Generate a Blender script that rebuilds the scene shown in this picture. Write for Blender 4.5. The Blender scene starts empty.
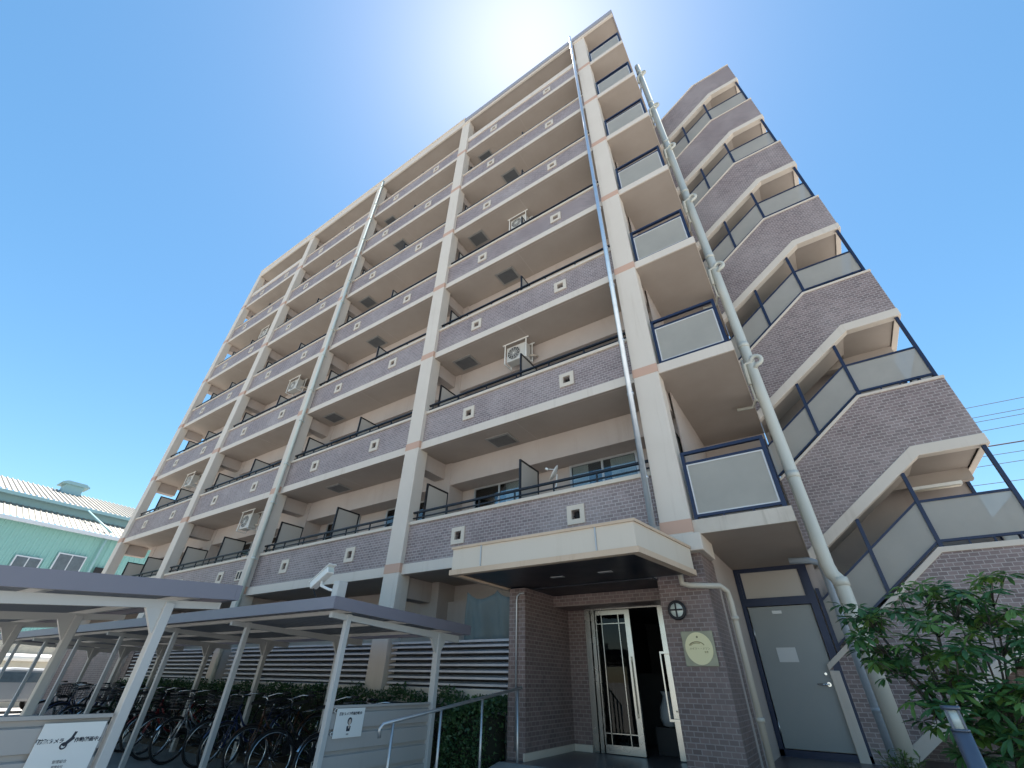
import bpy, bmesh, math, random
from mathutils import Vector, Matrix
random.seed(7)
sc = bpy.context.scene
COL = sc.collection
R = math.radians

# ------------------------------------------------------------------ camera
F, PITCH, YAW, ROLL, EYE = 425.3, 0.60802, 0.59443, 0.02118, 1.55
fw = Vector((-math.sin(YAW)*math.cos(PITCH), math.cos(YAW)*math.cos(PITCH), math.sin(PITCH)))
r0 = Vector((math.cos(YAW), math.sin(YAW), 0)); u0 = r0.cross(fw)
rt = r0*math.cos(ROLL)+u0*math.sin(ROLL); up = -r0*math.sin(ROLL)+u0*math.cos(ROLL)
cd = bpy.data.cameras.new('camera'); cam = bpy.data.objects.new('camera', cd); COL.objects.link(cam)
cd.sensor_width = 36; cd.sensor_fit = 'HORIZONTAL'; cd.lens = F*36/1024
cd.clip_start = 0.05; cd.clip_end = 3000
m3 = Matrix((rt, up, -fw)).transposed()
cam.matrix_world = Matrix.Translation((0, 0, EYE)) @ m3.to_4x4()
sc.camera = cam

# ------------------------------------------------------------------ light
SUN = Vector((-0.143, 0.2475, 0.958)).normalized()
el = math.asin(SUN.z); az = math.atan2(SUN.x, SUN.y)
w = bpy.data.worlds.new('World'); sc.world = w; w.use_nodes = True
nt = w.node_tree; nt.nodes.clear()
sky = nt.nodes.new('ShaderNodeTexSky'); sky.sky_type = 'NISHITA'; sky.sun_disc = False
sky.sun_elevation = el; sky.sun_rotation = az; sky.air_density = 1.0; sky.dust_density = 0.3; sky.ozone_density = 1.2
bg = nt.nodes.new('ShaderNodeBackground'); bg.inputs['Strength'].default_value = 0.065
wo = nt.nodes.new('ShaderNodeOutputWorld')
hs = nt.nodes.new('ShaderNodeHueSaturation'); hs.inputs['Hue'].default_value = 0.487; hs.inputs['Saturation'].default_value = 1.2
nt.links.new(sky.outputs[0], hs.inputs['Color']); nt.links.new(hs.outputs[0], bg.inputs[0]); nt.links.new(bg.outputs[0], wo.inputs[0])
sl = bpy.data.lights.new('sun', 'SUN'); sl.energy = 5.0; sl.angle = R(0.53); sl.color = (1, .96, .9)
so = bpy.data.objects.new('sun', sl); COL.objects.link(so)
so.rotation_euler = SUN.to_track_quat('Z', 'Y').to_euler()
vs = sc.view_settings
vs.view_transform = 'Standard'; vs.look = 'None'; vs.gamma = 1; vs.exposure = 1.8; vs.use_curve_mapping = False
sc.cycles.max_bounces = 8; sc.cycles.transparent_max_bounces = 8

# ------------------------------------------------------------------ materials
def newmat(name):
    m = bpy.data.materials.new(name); m.use_nodes = True
    n = m.node_tree.nodes; return m, n, m.node_tree.links, n['Principled BSDF']
def setp(b, col=None, rough=.6, metal=0, spec=.5):
    if col: b.inputs['Base Color'].default_value = (*col, 1)
    b.inputs['Roughness'].default_value = rough; b.inputs['Metallic'].default_value = metal
    b.inputs['Specular IOR Level'].default_value = spec
def pos_scaled(n, l, s):
    g = n.new('ShaderNodeNewGeometry'); mp = n.new('ShaderNodeMapping'); mp.inputs['Scale'].default_value = s
    l.new(g.outputs['Position'], mp.inputs['Vector']); return mp.outputs[0]
def noise(n, l, vec, scale, detail=4, rough=.6):
    t = n.new('ShaderNodeTexNoise'); t.inputs['Scale'].default_value = scale; t.inputs['Detail'].default_value = detail
    t.inputs['Roughness'].default_value = rough; l.new(vec, t.inputs['Vector']); return t.outputs['Fac']
def rng(n, l, src, a, b, c, d):
    t = n.new('ShaderNodeMapRange'); t.inputs[1].default_value = a; t.inputs[2].default_value = b
    t.inputs[3].default_value = c; t.inputs[4].default_value = d; l.new(src, t.inputs[0]); return t.outputs[0]
def mix(n, l, fac, a, b, mode='MIX'):
    t = n.new('ShaderNodeMix'); t.data_type = 'RGBA'; t.blend_type = mode
    if isinstance(fac, (int, float)): t.inputs[0].default_value = fac
    else: l.new(fac, t.inputs[0])
    for i, v in ((6, a), (7, b)):
        if isinstance(v, tuple): t.inputs[i].default_value = (*v, 1)
        else: l.new(v, t.inputs[i])
    return t.outputs[2]
def bump(n, l, b, h, dist=.01, strength=.4):
    t = n.new('ShaderNodeBump'); t.inputs['Distance'].default_value = dist; t.inputs['Strength'].default_value = strength
    l.new(h, t.inputs['Height']); l.new(t.outputs[0], b.inputs['Normal'])

def paint(name, col, rough=.75, amt=.14, streak=.25, grain=.3, dirt=(.5, .46, .4), spec=.3):
    m, n, l, b = newmat(name); setp(b, col, rough, 0, spec)
    p = pos_scaled(n, l, (1, 1, 1))
    n1 = noise(n, l, p, 1.3, 5)
    ps = pos_scaled(n, l, (5, 5, .28)); n2 = noise(n, l, ps, 1.0, 5, .7)
    dark = tuple(c*d for c, d in zip(col, dirt))
    c1 = mix(n, l, rng(n, l, n1, .3, .75, 0, amt), col, dark)
    c2 = mix(n, l, rng(n, l, n2, .55, .8, 0, streak), c1, dark)
    l.new(c2, b.inputs['Base Color'])
    if grain: bump(n, l, b, noise(n, l, p, 90, 2), .004, grain)
    return m
def tile(name, c1, c2, mortar, w_=.106, h_=.053, rough=.55):
    m, n, l, b = newmat(name); setp(b, c1, rough, 0, .4)
    g = n.new('ShaderNodeNewGeometry'); s = n.new('ShaderNodeSeparateXYZ'); l.new(g.outputs['Position'], s.inputs[0])
    a = n.new('ShaderNodeMath'); a.operation = 'ADD'; l.new(s.outputs[0], a.inputs[0]); l.new(s.outputs[1], a.inputs[1])
    cb = n.new('ShaderNodeCombineXYZ'); l.new(a.outputs[0], cb.inputs[0]); l.new(s.outputs[2], cb.inputs[1])
    t = n.new('ShaderNodeTexBrick'); l.new(cb.outputs[0], t.inputs['Vector'])
    t.inputs['Color1'].default_value = (*c1, 1); t.inputs['Color2'].default_value = (*c2, 1); t.inputs['Mortar'].default_value = (*mortar, 1)
    t.inputs['Scale'].default_value = 1; t.inputs['Brick Width'].default_value = w_; t.inputs['Row Height'].default_value = h_
    t.inputs['Mortar Size'].default_value = .006; t.inputs['Mortar Smooth'].default_value = .1; t.inputs['Bias'].default_value = 0
    p = pos_scaled(n, l, (1, 1, 1)); n1 = noise(n, l, p, 4, 5)
    n3 = noise(n, l, pos_scaled(n, l, (4, 4, .35)), 1.2, 5, .7); n4 = noise(n, l, p, .6, 3)
    c = mix(n, l, rng(n, l, n1, .3, .7, 0, .35), t.outputs['Color'], tuple(x*.68 for x in c1))
    c = mix(n, l, rng(n, l, n3, .55, .8, 0, .45), c, tuple(x*.55 for x in c1))
    c = mix(n, l, rng(n, l, n4, .4, .7, 0, .25), c, tuple(x*1.25 for x in mortar))
    l.new(c, b.inputs['Base Color'])
    inv = rng(n, l, t.outputs['Fac'], 0, 1, 1, 0)
    bump(n, l, b, inv, .004, .5)
    return m
def plain(name, col, rough=.5, metal=0, spec=.5, var=.12):
    m, n, l, b = newmat(name); setp(b, col, rough, metal, spec)
    p = pos_scaled(n, l, (1, 1, 1)); n1 = noise(n, l, p, 6, 4)
    l.new(mix(n, l, rng(n, l, n1, .35, .7, 0, 1), col, tuple(c*(1-var) for c in col)), b.inputs['Base Color'])
    l.new(rng(n, l, noise(n, l, p, 3, 2), .3, .7, max(.02, rough-.02), min(1, rough+.04)), b.inputs['Roughness'])
    return m
def frosted(name, col, thru=.14):
    m, n, l, b = newmat(name); setp(b, col, .35, 0, .5)
    p = pos_scaled(n, l, (1, 1, 1)); n1 = noise(n, l, p, 2.2, 5)
    c = mix(n, l, rng(n, l, n1, .35, .7, 0, .35), col, tuple(x*.75 for x in col))
    l.new(c, b.inputs['Base Color'])
    tr = n.new('ShaderNodeBsdfTranslucent'); l.new(c, tr.inputs[0])
    tp = n.new('ShaderNodeBsdfTransparent'); tp.inputs[0].default_value = (.9, .93, .93, 1)
    m1 = n.new('ShaderNodeMixShader'); m1.inputs[0].default_value = .4; l.new(b.outputs[0], m1.inputs[1]); l.new(tr.outputs[0], m1.inputs[2])
    m2 = n.new('ShaderNodeMixShader'); m2.inputs[0].default_value = thru; l.new(m1.outputs[0], m2.inputs[1]); l.new(tp.outputs[0], m2.inputs[2])
    l.new(m2.outputs[0], n['Material Output'].inputs[0])
    return m
def clear_glass(name, tint, refl=.0, ior=1.55):
    m, n, l, b = newmat(name)
    tp = n.new('ShaderNodeBsdfTransparent'); tp.inputs[0].default_value = (*tint, 1)
    gl = n.new('ShaderNodeBsdfGlossy'); gl.inputs['Roughness'].default_value = .02
    fr = n.new('ShaderNodeFresnel'); fr.inputs[0].default_value = ior
    ms = n.new('ShaderNodeMixShader'); 
    l.new(rng(n, l, fr.outputs[0], 0, 1, refl, 1), ms.inputs[0]); l.new(tp.outputs[0], ms.inputs[1]); l.new(gl.outputs[0], ms.inputs[2])
    l.new(ms.outputs[0], n['Material Output'].inputs[0]); return m
def leafmat(name, a, b_, scale=3.0):
    m, n, l, b = newmat(name); setp(b, a, .42, 0, .45)
    p = pos_scaled(n, l, (1, 1, 1)); n1 = noise(n, l, p, scale, 3); n2 = noise(n, l, p, 30, 2)
    c = mix(n, l, rng(n, l, n1, .38, .62, 0, 1), a, b_)
    c = mix(n, l, rng(n, l, n2, .4, .7, 0, .4), c, tuple(x*.6 for x in a))
    l.new(c, b.inputs['Base Color'])
    tr = n.new('ShaderNodeBsdfTranslucent'); l.new(c, tr.inputs[0])
    m1 = n.new('ShaderNodeMixShader'); m1.inputs[0].default_value = .3; l.new(b.outputs[0], m1.inputs[1]); l.new(tr.outputs[0], m1.inputs[2])
    l.new(m1.outputs[0], n['Material Output'].inputs[0]); return m

BEIGE = paint('beige_paint', (.63, .56, .485), .75, .14, .4, .3, (.62, .56, .5))
STAINED = paint('stained_beige_paint', (.60, .53, .45), .8, .5, .85, .4, (.42, .38, .33))
SOFFIT = paint('shaded_soffit_beige', (.37, .32, .28), .85, .35, .0, .4, (.7, .66, .6))  # same beige paint with underside shade put into its colour; patches are stains
WALLP = paint('wall_paint', (.43, .37, .335), .8, .25, .3, .5, (.65, .6, .55))
PALE = paint('pale_panel', (.60, .525, .435), .5, .1, .22, .1, (.65, .6, .52))
LIP = paint('lip_paint', (.58, .44, .32), .6, .25, .5, .1, (.6, .5, .4))
GREYM = paint('shaded_grey_fascia', (.30, .30, .33), .6, .1, .2, 0, (.7, .7, .7))  # grey roof cap, its colour darkened for the shade on its front
COPING = paint('coping_metal', (.62, .62, .62), .4, .1, .2, 0, (.6, .6, .6), .5)
TILE = tile('mauve_tile', (.275, .208, .200), (.17, .128, .125), (.42, .375, .36), .118, .059)
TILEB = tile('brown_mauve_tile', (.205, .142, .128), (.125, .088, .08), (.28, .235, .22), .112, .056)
ORANGE = paint('terracotta_band', (.55, .35, .26), .6, .2, .15, .1, (.7, .7, .7))
NAVY = plain('navy_metal', (.022, .032, .07), .4, .3)
BLACK = plain('black_metal', (.012, .013, .018), .45, .2)
FROST = frosted('frosted_glass', (.58, .55, .49))
FROST2 = frosted('stair_frosted_glass', (.62, .585, .53), .26)
PARTM = paint('partition_board', (.50, .46, .41), .6, .1, .1, 0, (.8, .8, .8))
SILVER = plain('silver_pipe', (.62, .68, .74), .32, .75)
TEAL = paint('pale_teal_pipe', (.52, .57, .53), .45, .1, .2, 0, (.7, .7, .7), .5)
PIPEG = paint('pale_grey_pipe', (.57, .57, .51), .45, .15, .25, 0, (.7, .68, .6), .5)
PIPEB = paint('blue_grey_pipe', (.36, .42, .48), .45, .1, .2, 0, (.7, .7, .7), .5)
TANP = paint('tan_pipe', (.50, .45, .37), .45, .1, .2, 0, (.7, .7, .7), .5)
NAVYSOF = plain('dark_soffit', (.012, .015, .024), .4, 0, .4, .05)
STEEL = plain('stainless', (.50, .49, .46), .25, 1.0, .5, .04)
STEEL2 = plain('brushed_steel', (.55, .55, .55), .42, .85)
GLASS = clear_glass('door_glass', (.40, .45, .45), .0, 1.3)
WINGL = plain('window_glass', (.10, .14, .17), .05, 0, .9, .3)
PANEG = clear_glass('window_pane', (.8, .85, .86), .10)
WINDK = plain('dark_room', (.03, .04, .05), .8)
CURT = paint('curtain', (.55, .55, .52), .9, .2, .3, 0)
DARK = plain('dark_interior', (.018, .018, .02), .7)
ALU = plain('aluminium_frame', (.45, .46, .47), .4, .6)
DOORG = paint('grey_door_paint', (.30, .315, .305), .45, .12, .12, .05, (.75, .75, .75), .5)
ACW = paint('ac_casing', (.52, .51, .48), .5, .1, .15, 0, (.7, .68, .6), .4)
WHITE = paint('white_plastic', (.75, .75, .72), .5, .08, .12, 0, (.7, .68, .6), .5)
PAPER = paint('paper', (.7, .7, .68), .8, .1, 0, 0)
HATCH = plain('hatch_rim', (.30, .29, .27), .5, .2)
HATCH2 = plain('hatch_lid', (.13, .135, .14), .5, .3)
LOUV = plain('louvre_metal', (.47, .49, .52), .4, .3)
SHEDP = paint('shed_post_paint', (.50, .50, .485), .45, .12, .2, 0, (.6, .55, .5), .5)
FASC = paint('shed_fascia_paint', (.19, .185, .225), .4, .12, .15, 0, (.7, .7, .7), .5)
SHEDR = paint('shed_roof_sheet', (.21, .23, .26), .45, .2, .1, 0, (.7, .7, .7), .4)
SIDING = paint('shed_siding', (.40, .38, .36), .5, .15, .25, 0, (.7, .65, .6), .4)
RUBBER = plain('rubber', (.02, .02, .022), .75)
CHROME = plain('chrome', (.6, .62, .64), .2, 1.0)
BASK = plain('basket_wire', (.10, .10, .11), .4, .6)
def frame_paint(nm, c): return plain(nm, c, .3, .1, .5)
FR = {'black': frame_paint('black_frame', (.015, .015, .02)), 'red': frame_paint('red_frame', (.16, .008, .010)),
      'silver': plain('silver_frame', (.5, .52, .55), .3, .8), 'dark blue': frame_paint('blue_frame', (.015, .03, .10)),
      'dark green': frame_paint('green_frame', (.015, .05, .03)), 'brown': frame_paint('brown_frame', (.07, .03, .015))}
GOLD = paint('plaque_oval', (.72, .64, .37), .4, .12, .1, 0, (.8, .8, .7), .5)
PLATE = plain('plaque_plate', (.30, .29, .21), .5, .5)
INK = plain('dark_print', (.03, .035, .05), .6)
BROWNINK = plain('brown_print', (.20, .17, .08), .6)
SKIN = plain('print_skin', (.6, .5, .42), .7)
VASE = plain('shade_dimmed_ceramic', (.30, .33, .35), .4)  # white vase; the dimness of the lobby is put into this grey
LAMPG = plain('lamp_glass', (.55, .6, .55), .15, 0, .6)
TARP = paint('grey_green_cloth', (.17, .185, .17), .9, .2, .35, .2, (.7, .7, .7))
BARK = paint('bark', (.10, .09, .075), .9, .3, .3, .8, (.6, .6, .6))
LEAF_D = leafmat('tree_leaf_dark', (.055, .15, .055), (.085, .20, .06))
LEAF_L = leafmat('tree_leaf_light', (.13, .25, .055), (.18, .30, .07))
LEAF_H = leafmat('hedge_leaf', (.045, .10, .042), (.07, .14, .05), 6)
LEAF_S = leafmat('shrub_leaf', (.11, .20, .05), (.16, .25, .07), 6)
CORE = plain('hedge_dark_core', (.02, .025, .014), .95)  # near-black colour of the solid core inside each hedge
BOLL = plain('bollard_metal', (.11, .13, .17), .4, .4)
TURQ = paint('turquoise_cladding', (.25, .47, .44), .5, .1, .2, 0, (.7, .75, .75), .4)
TURQ2 = paint('turquoise_trim', (.27, .44, .47), .5, .1, .15, 0, (.7, .75, .75), .4)
ROOFW = paint('pale_roof_sheet', (.30, .285, .25), .55, .2, .2, 0, (.75, .68, .55), .4)
GUTTER = paint('white_gutter', (.62, .66, .70), .5, .1, .1, 0)
OFFW = paint('off_white_wall', (.55, .52, .44), .8, .15, .25, .3)
CARW = plain('grey_car_paint', (.30, .31, .32), .2, 0, .6, .03)
WIRE = plain('wire', (.05, .05, .06), .6)

def groundmat(name, a, b_, scale=1.5, bumpd=.01, cracks=False):
    m, n, l, b = newmat(name); setp(b, a, .9, 0, .25)
    p = pos_scaled(n, l, (1, 1, 1)); n1 = noise(n, l, p, scale, 6, .65); n2 = noise(n, l, p, 60, 3)
    c = mix(n, l, rng(n, l, n1, .35, .68, 0, 1), a, b_)
    c = mix(n, l, rng(n, l, n2, .3, .7, 0, .5), c, tuple(x*.7 for x in a))
    l.new(c, b.inputs['Base Color']); bump(n, l, b, n2, bumpd, .5); return m
ASPH = groundmat('asphalt', (.36, .345, .325), (.28, .27, .255))
CONC = groundmat('concrete', (.34, .32, .29), (.26, .25, .23))
FLOORT = tile('porch_tile', (.13, .10, .10), (.10, .08, .08), (.16, .15, .14), .3, .3, .35)
SOIL = groundmat('soil', (.09, .07, .05), (.05, .04, .03), 6, .03)

# ------------------------------------------------------------------ mesh builder
OFF = {}
class MB:
    def __init__(s): s.v = []; s.f = []; s.m = []; s.sm = []
    def add(s, vs, fs, mi=0, smooth=False):
        o = len(s.v); s.v += [tuple(v) for v in vs]
        for f in fs: s.f.append(tuple(i+o for i in f)); s.m.append(mi); s.sm.append(smooth)
        return s
    def box(s, x0, x1, y0, y1, z0, z1, mi=0):
        v = [(x, y, z) for z in (z0, z1) for y in (y0, y1) for x in (x0, x1)]
        return s.add(v, [(0, 2, 3, 1), (4, 5, 7, 6), (0, 1, 5, 4), (2, 6, 7, 3), (0, 4, 6, 2), (1, 3, 7, 5)], mi)
    def prism(s, poly, axis, a, b, mi=0):
        # poly: 2-D points; axis 'y' -> (x,z) extruded in y ; 'x' -> (y,z) ; 'z' -> (x,y)
        def P(p, t): return (p[0], t, p[1]) if axis == 'y' else ((t, p[0], p[1]) if axis == 'x' else (p[0], p[1], t))
        n = len(poly); v = [P(p, a) for p in poly]+[P(p, b) for p in poly]
        ar = sum(poly[i][0]*poly[(i+1) % n][1]-poly[(i+1) % n][0]*poly[i][1] for i in range(n))
        fl = (ar > 0) ^ (axis == 'y')
        fs = [tuple(range(n)), tuple(range(2*n-1, n-1, -1))]+[(i, i+n, (i+1) % n+n, (i+1) % n) for i in range(n)]
        if fl: fs = [tuple(reversed(f)) for f in fs]
        if b < a: fs = [tuple(reversed(f)) for f in fs]
        return s.add(v, fs, mi)
    def tube(s, pts, r, n=8, mi=0, closed=False, smooth=True):
        pts = [Vector(p) for p in pts]; k = len(pts); rs = r if isinstance(r, (list, tuple)) else [r]*k
        vs = []; prev = None
        for i, p in enumerate(pts):
            a = pts[(i-1) % k] if (closed or i > 0) else p; b = pts[(i+1) % k] if (closed or i < k-1) else p
            d = (b-a); d = d.normalized() if d.length > 1e-9 else Vector((0, 0, 1))
            if prev is None:
                u = d.orthogonal().normalized()
            else:
                u = prev-d*prev.dot(d); u = u.normalized() if u.length > 1e-6 else d.orthogonal().normalized()
            prev = u; w_ = d.cross(u)
            for j in range(n):
                t = 2*math.pi*j/n; vs.append(p+(u*math.cos(t)+w_*math.sin(t))*rs[i])
        fs = []
        for i in range(k if closed else k-1):
            i2 = (i+1) % k
            for j in range(n): fs.append((i*n+j, i*n+(j+1) % n, i2*n+(j+1) % n, i2*n+j))
        s.add(vs, fs, mi, smooth)
        if not closed:
            o = len(s.v)-len(vs)
            s.f.append(tuple(o+j for j in range(n-1, -1, -1))); s.m.append(mi); s.sm.append(False)
            s.f.append(tuple(o+(k-1)*n+j for j in range(n))); s.m.append(mi); s.sm.append(False)
        return s
    def bar(s, a, b, wx, wy, mi=0):
        a = Vector(a); b = Vector(b); d = (b-a).normalized()
        ref = Vector((0, 1, 0)) if abs(d.y) < .9 else Vector((0, 0, 1))
        u = ref-d*ref.dot(d); u.normalize(); w_ = d.cross(u)
        vs = [p+w_*sx*wx/2+u*sy*wy/2 for p in (a, b) for sx, sy in ((-1, -1), (1, -1), (1, 1), (-1, 1))]
        return s.add(vs, [(3, 2, 1, 0), (4, 5, 6, 7), (0, 1, 5, 4), (1, 2, 6, 5), (2, 3, 7, 6), (3, 0, 4, 7)], mi)
    def torus(s, c, R_, r, axis='x', n=28, k=6, mi=0):
        pts = []
        for i in range(n):
            t = 2*math.pi*i/n; a, b = R_*math.cos(t), R_*math.sin(t)
            pts.append((c[0], c[1]+a, c[2]+b) if axis == 'x' else ((c[0]+a, c[1], c[2]+b) if axis == 'y' else (c[0]+a, c[1]+b, c[2])))
        return s.tube(pts, r, k, mi, True)
    def disc(s, c, rx, rz, depth, axis='y', n=28, mi=0):
        poly = [(c[0]+rx*math.cos(2*math.pi*i/n), c[2]+rz*math.sin(2*math.pi*i/n)) for i in range(n)] if axis == 'y' else \
               [(c[1]+rx*math.cos(2*math.pi*i/n), c[2]+rz*math.sin(2*math.pi*i/n)) for i in range(n)]
        return s.prism(poly, axis, c[1] if axis == 'y' else c[0], (c[1] if axis == 'y' else c[0])+depth, mi)
    def build(s, name, mats, parent=None, bevel=0, origin=None):
        off = Vector(OFF[parent.name]) if parent else (Vector(origin) if origin else Vector((0, 0, 0)))
        me = bpy.data.meshes.new(name); me.from_pydata([tuple(Vector(v)-off) for v in s.v], [], s.f)
        if not isinstance(mats, (list, tuple)): mats = [mats]
        for m in mats: me.materials.append(m)
        me.polygons.foreach_set('material_index', s.m); me.polygons.foreach_set('use_smooth', s.sm); me.update()
        bm = bmesh.new(); bm.from_mesh(me); bmesh.ops.recalc_face_normals(bm, faces=bm.faces) if len(s.f) < 4000 else None; bm.to_mesh(me); bm.free()
        o = bpy.data.objects.new(name, me); COL.objects.link(o)
        if parent: o.parent = parent; OFF[o.name] = off
        else: o.location = off; OFF[o.name] = off
        if bevel:
            b = o.modifiers.new('bevel', 'BEVEL'); b.width = bevel; b.segments = 2; b.limit_method = 'ANGLE'; b.angle_limit = R(40)
        return o
def tag(o, label=None, cat=None, group=None, kind=None):
    for k, v in (('label', label), ('category', cat), ('group', group), ('kind', kind)):
        if v: o[k] = v
    return o
def empty(name, loc, label, cat, group=None):
    o = bpy.data.objects.new(name, None); COL.objects.link(o); o.location = loc; o.empty_display_size = .2
    OFF[o.name] = Vector(loc); return tag(o, label, cat, group)
def dup(o, parent, loc=None, first=None):
    c = o.copy(); COL.objects.link(c); c.parent = parent
    if loc is not None: c.location = loc
    OFF[c.name] = OFF.get(parent.name, Vector((0, 0, 0)))
    for ch in list(o.children): dup(ch, c)
    return c
def text(body, size, mat, parent, origin, xdir, ydir, depth=.002, align='CENTER', name='lettering', bold=0):
    cu = bpy.data.curves.new(name, 'FONT'); cu.body = body; cu.size = size; cu.align_x = align; cu.align_y = 'CENTER'; cu.extrude = depth; cu.offset = bold
    to = bpy.data.objects.new(name+'_tmp', cu); COL.objects.link(to); bpy.context.view_layer.update()
    me = bpy.data.meshes.new_from_object(to.evaluated_get(bpy.context.evaluated_depsgraph_get())); bpy.data.objects.remove(to)
    xd = Vector(xdir).normalized(); yd = Vector(ydir).normalized(); zd = xd.cross(yd)
    me.transform(Matrix.Translation(Vector(origin)-Vector(OFF[parent.name])) @ Matrix((xd, yd, zd)).transposed().to_4x4())
    me.materials.clear(); me.materials.append(mat)
    o = bpy.data.objects.new(name, me); COL.objects.link(o); o.parent = parent; OFF[o.name] = OFF[parent.name]; return o

# ------------------------------------------------------------------ ground
G = .2; T = .65
g = MB(); n_ = 1200
g.add([(-n_, -n_, G), (n_, -n_, G), (n_, n_, G), (-n_, n_, G)], [(0, 1, 2, 3)])
tag(g.build('ground', ASPH), kind='structure')
g = MB(); g.prism([(3.4, G+.004), (6.25, T), (6.25, G-.3), (3.4, G-.3)], 'x', -4.3, -.06)
tag(g.build('ramp', CONC), kind='structure')
g = MB(); g.box(-4.3, 4.5, 6.25, 12.4, G-.3, T-.006)
tag(g.build('porch_floor', FLOORT), kind='structure')
g = MB(); g.box(.0, 4.2, 4.4, 6.24, G-.2, .56); g.box(-.04, 4.24, 4.3, 4.4, G-.2, .66, 1); g.box(-.05, .0, 4.4, 6.24, G-.2, .662, 1)
tag(g.build('planting_bed', [SOIL, CONC]), kind='structure')
g = MB(); g.box(-19.5, -4.32, 6.0, 6.75, G-.1, G+.1)
tag(g.build('hedge_bed', [SOIL]), kind='structure')

# ------------------------------------------------------------------ apartment building
B = empty('apartment_building', (-13, 9, G), 'eight storey apartment block with beige columns, mauve tiled balconies and an open stair tower', 'apartment building')
CL = [-1.78, -7.88, -14.0, -20.1, -26.1]; CW = .47
def ZS(k): return 3.37+2.95*(k-2)
YF = 6.8
for i, x in enumerate(CL):
    m = MB(); z0 = 3.14 if i == 0 else G; zt = 24.3 if i == 0 else 24.72
    m.box(x, x+CW, YF, YF+.34, z0, zt)
    if i == 0: m.box(x-.03, x+CW+.09, YF-.03, 7.55, 3.13, 3.375)
    c = m.build('column', BEIGE, B, .012)
    for k in range(2, 9):
        m = MB(); m.box(x-.004, x+CW+.004, YF-.006, YF+.2, ZS(k)+.03, ZS(k)+.22); m.build('accent_band', ORANGE, c)
    for k in range(2, 10):
        m = MB(); m.box(x+.06, x+CW-.06, YF+.34, 7.94, ZS(k)-.42, ZS(k)-.002); m.build('cross_beam', WALLP, B, .01)
    m = MB()      # wall fin behind each column
    m.box(x+.0 if i < 4 else -25.32, min(x+CW+.15, -1.345) if i < 4 else -24.9, 7.93, 8.495, G, 24.0); m.build('wall_pier', WALLP, B, .01)
for k in range(2, 9):
    m = MB(); m.box(-26.08, -1.34, 6.895, 8.55, ZS(k), ZS(k)+.2)
    for i in range(4):
        xm = (CL[i]+CL[i+1]+CW)/2; m.box(xm-.006, xm+.006, 6.9, 7.92, ZS(k)-.002, ZS(k)+.01, 1)
    m.box(-26.0, -1.4, 6.955, 6.97, ZS(k)-.0025, ZS(k)+.01, 1)
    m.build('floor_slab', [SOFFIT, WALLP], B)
    m = MB(); m.box(-26.1, -1.32, 6.87, 6.893, ZS(k)-.008, ZS(k)+.2)      # pale edge
    m.build('slab_edge', BEIGE, B, .006)
# lintel beams and main walls
for k in range(2, 9):
    m = MB(); m.box(-25.3, -1.34, 7.95, 8.5, ZS(k+1)-.62, ZS(k+1)-.004); m.build('lintel_beam', WALLP, B, .01)
m = MB(); m.box(-25.3, -1.33, 8.5, 16.0, 3.0, 24.0); m.build('wall', WALLP, B)
m = MB(); m.box(-25.9, -4.36, 8.3, 8.6, G, 3.0); m.build('ground_floor_wall', WALLP, B)
m = MB(); m.box(-25.8, -11.0, 8.7, 16.0, G, 3.0); m.build('rear_wall', WALLP, B)
# roof
m = MB(); m.box(-25.75, -.02, 6.83, 16.2, 24.02, 24.4); m.build('roof_slab', SOFFIT, B)
m = MB()
m.box(-7.7, .0, 6.76, 6.83, 23.99, 24.14, 0); m.box(-7.7, .02, 6.72, 6.9, 24.14, 24.46, 1)
m.box(-25.77, -7.7, 6.76, 6.83, 23.99, 24.5, 0); m.box(-25.79, -7.7, 6.72, 6.95, 24.5, 24.62, 0)
m.box(-.02, .02, 6.83, 16.2, 23.99, 24.44, 1); m.box(-25.79, -25.75, 6.83, 16.2, 23.99, 24.48, 0)
m.build('roof_fascia', [BEIGE, GREYM], B)
# parapets with square openings, caps, railings
def parapet(x0, x1, k, thick):
    z0 = ZS(k)+.2; z1 = ZS(k)+1.04; zc = z0+.42; hs = .085
    xs = sorted([x0+(x1-x0)*.262, x0+(x1-x0)*.742]); m = MB()
    cuts = [x0]+[c for x in xs for c in (x-hs, x+hs)]+[x1]
    for i in range(0, len(cuts), 2): m.box(cuts[i], cuts[i+1], 6.91, 7.03, z0, z1)
    for x in xs: m.box(x-hs, x+hs, 6.91, 7.03, z0, zc-hs); m.box(x-hs, x+hs, 6.91, 7.03, zc+hs, z1)
    p = m.build('parapet', TILE, B)
    for x in xs:
        f = MB(); a, b = hs+.085, hs-.002
        f.box(x-a, x-b, 6.885, 6.93, zc-a, zc+a); f.box(x+b, x+a, 6.885, 6.93, zc-a, zc+a)
        f.box(x-b, x+b, 6.885, 6.93, zc-a, zc-b); f.box(x-b, x+b, 6.885, 6.93, zc+b, zc+a)
        f.box(x-b, x+b, 6.99, 7.01, zc-.008, zc+.008, 1); f.box(x-.008, x+.008, 6.985, 7.012, zc-b, zc+b, 1)
        f.box(x-b, x+b, 7.015, 7.028, zc-b, zc+b, 2)
        f.build('opening_frame', [PALE, BLACK, DARK], p)
    c = MB(); h = .34 if thick else .075
    c.box(x0, x1, 6.87, 7.07, z1, z1+h); c.build('coping', BEIGE if thick else PALE, p, .008)
    if not thick:
        r = MB()
        r.box(x0, x1, 6.955, 7.005, z1+.285, z1+.325); r.box(x0, x1, 6.965, 6.995, z1+.165, z1+.19)
        nx = 6
        for i in range(nx+1):
            x = x0+.12+(x1-x0-.24)*i/nx; r.box(x-.013, x+.013, 6.967, 6.993, z1+.07, z1+.285)
        r.build('balcony_rail', BLACK, p)
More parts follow.
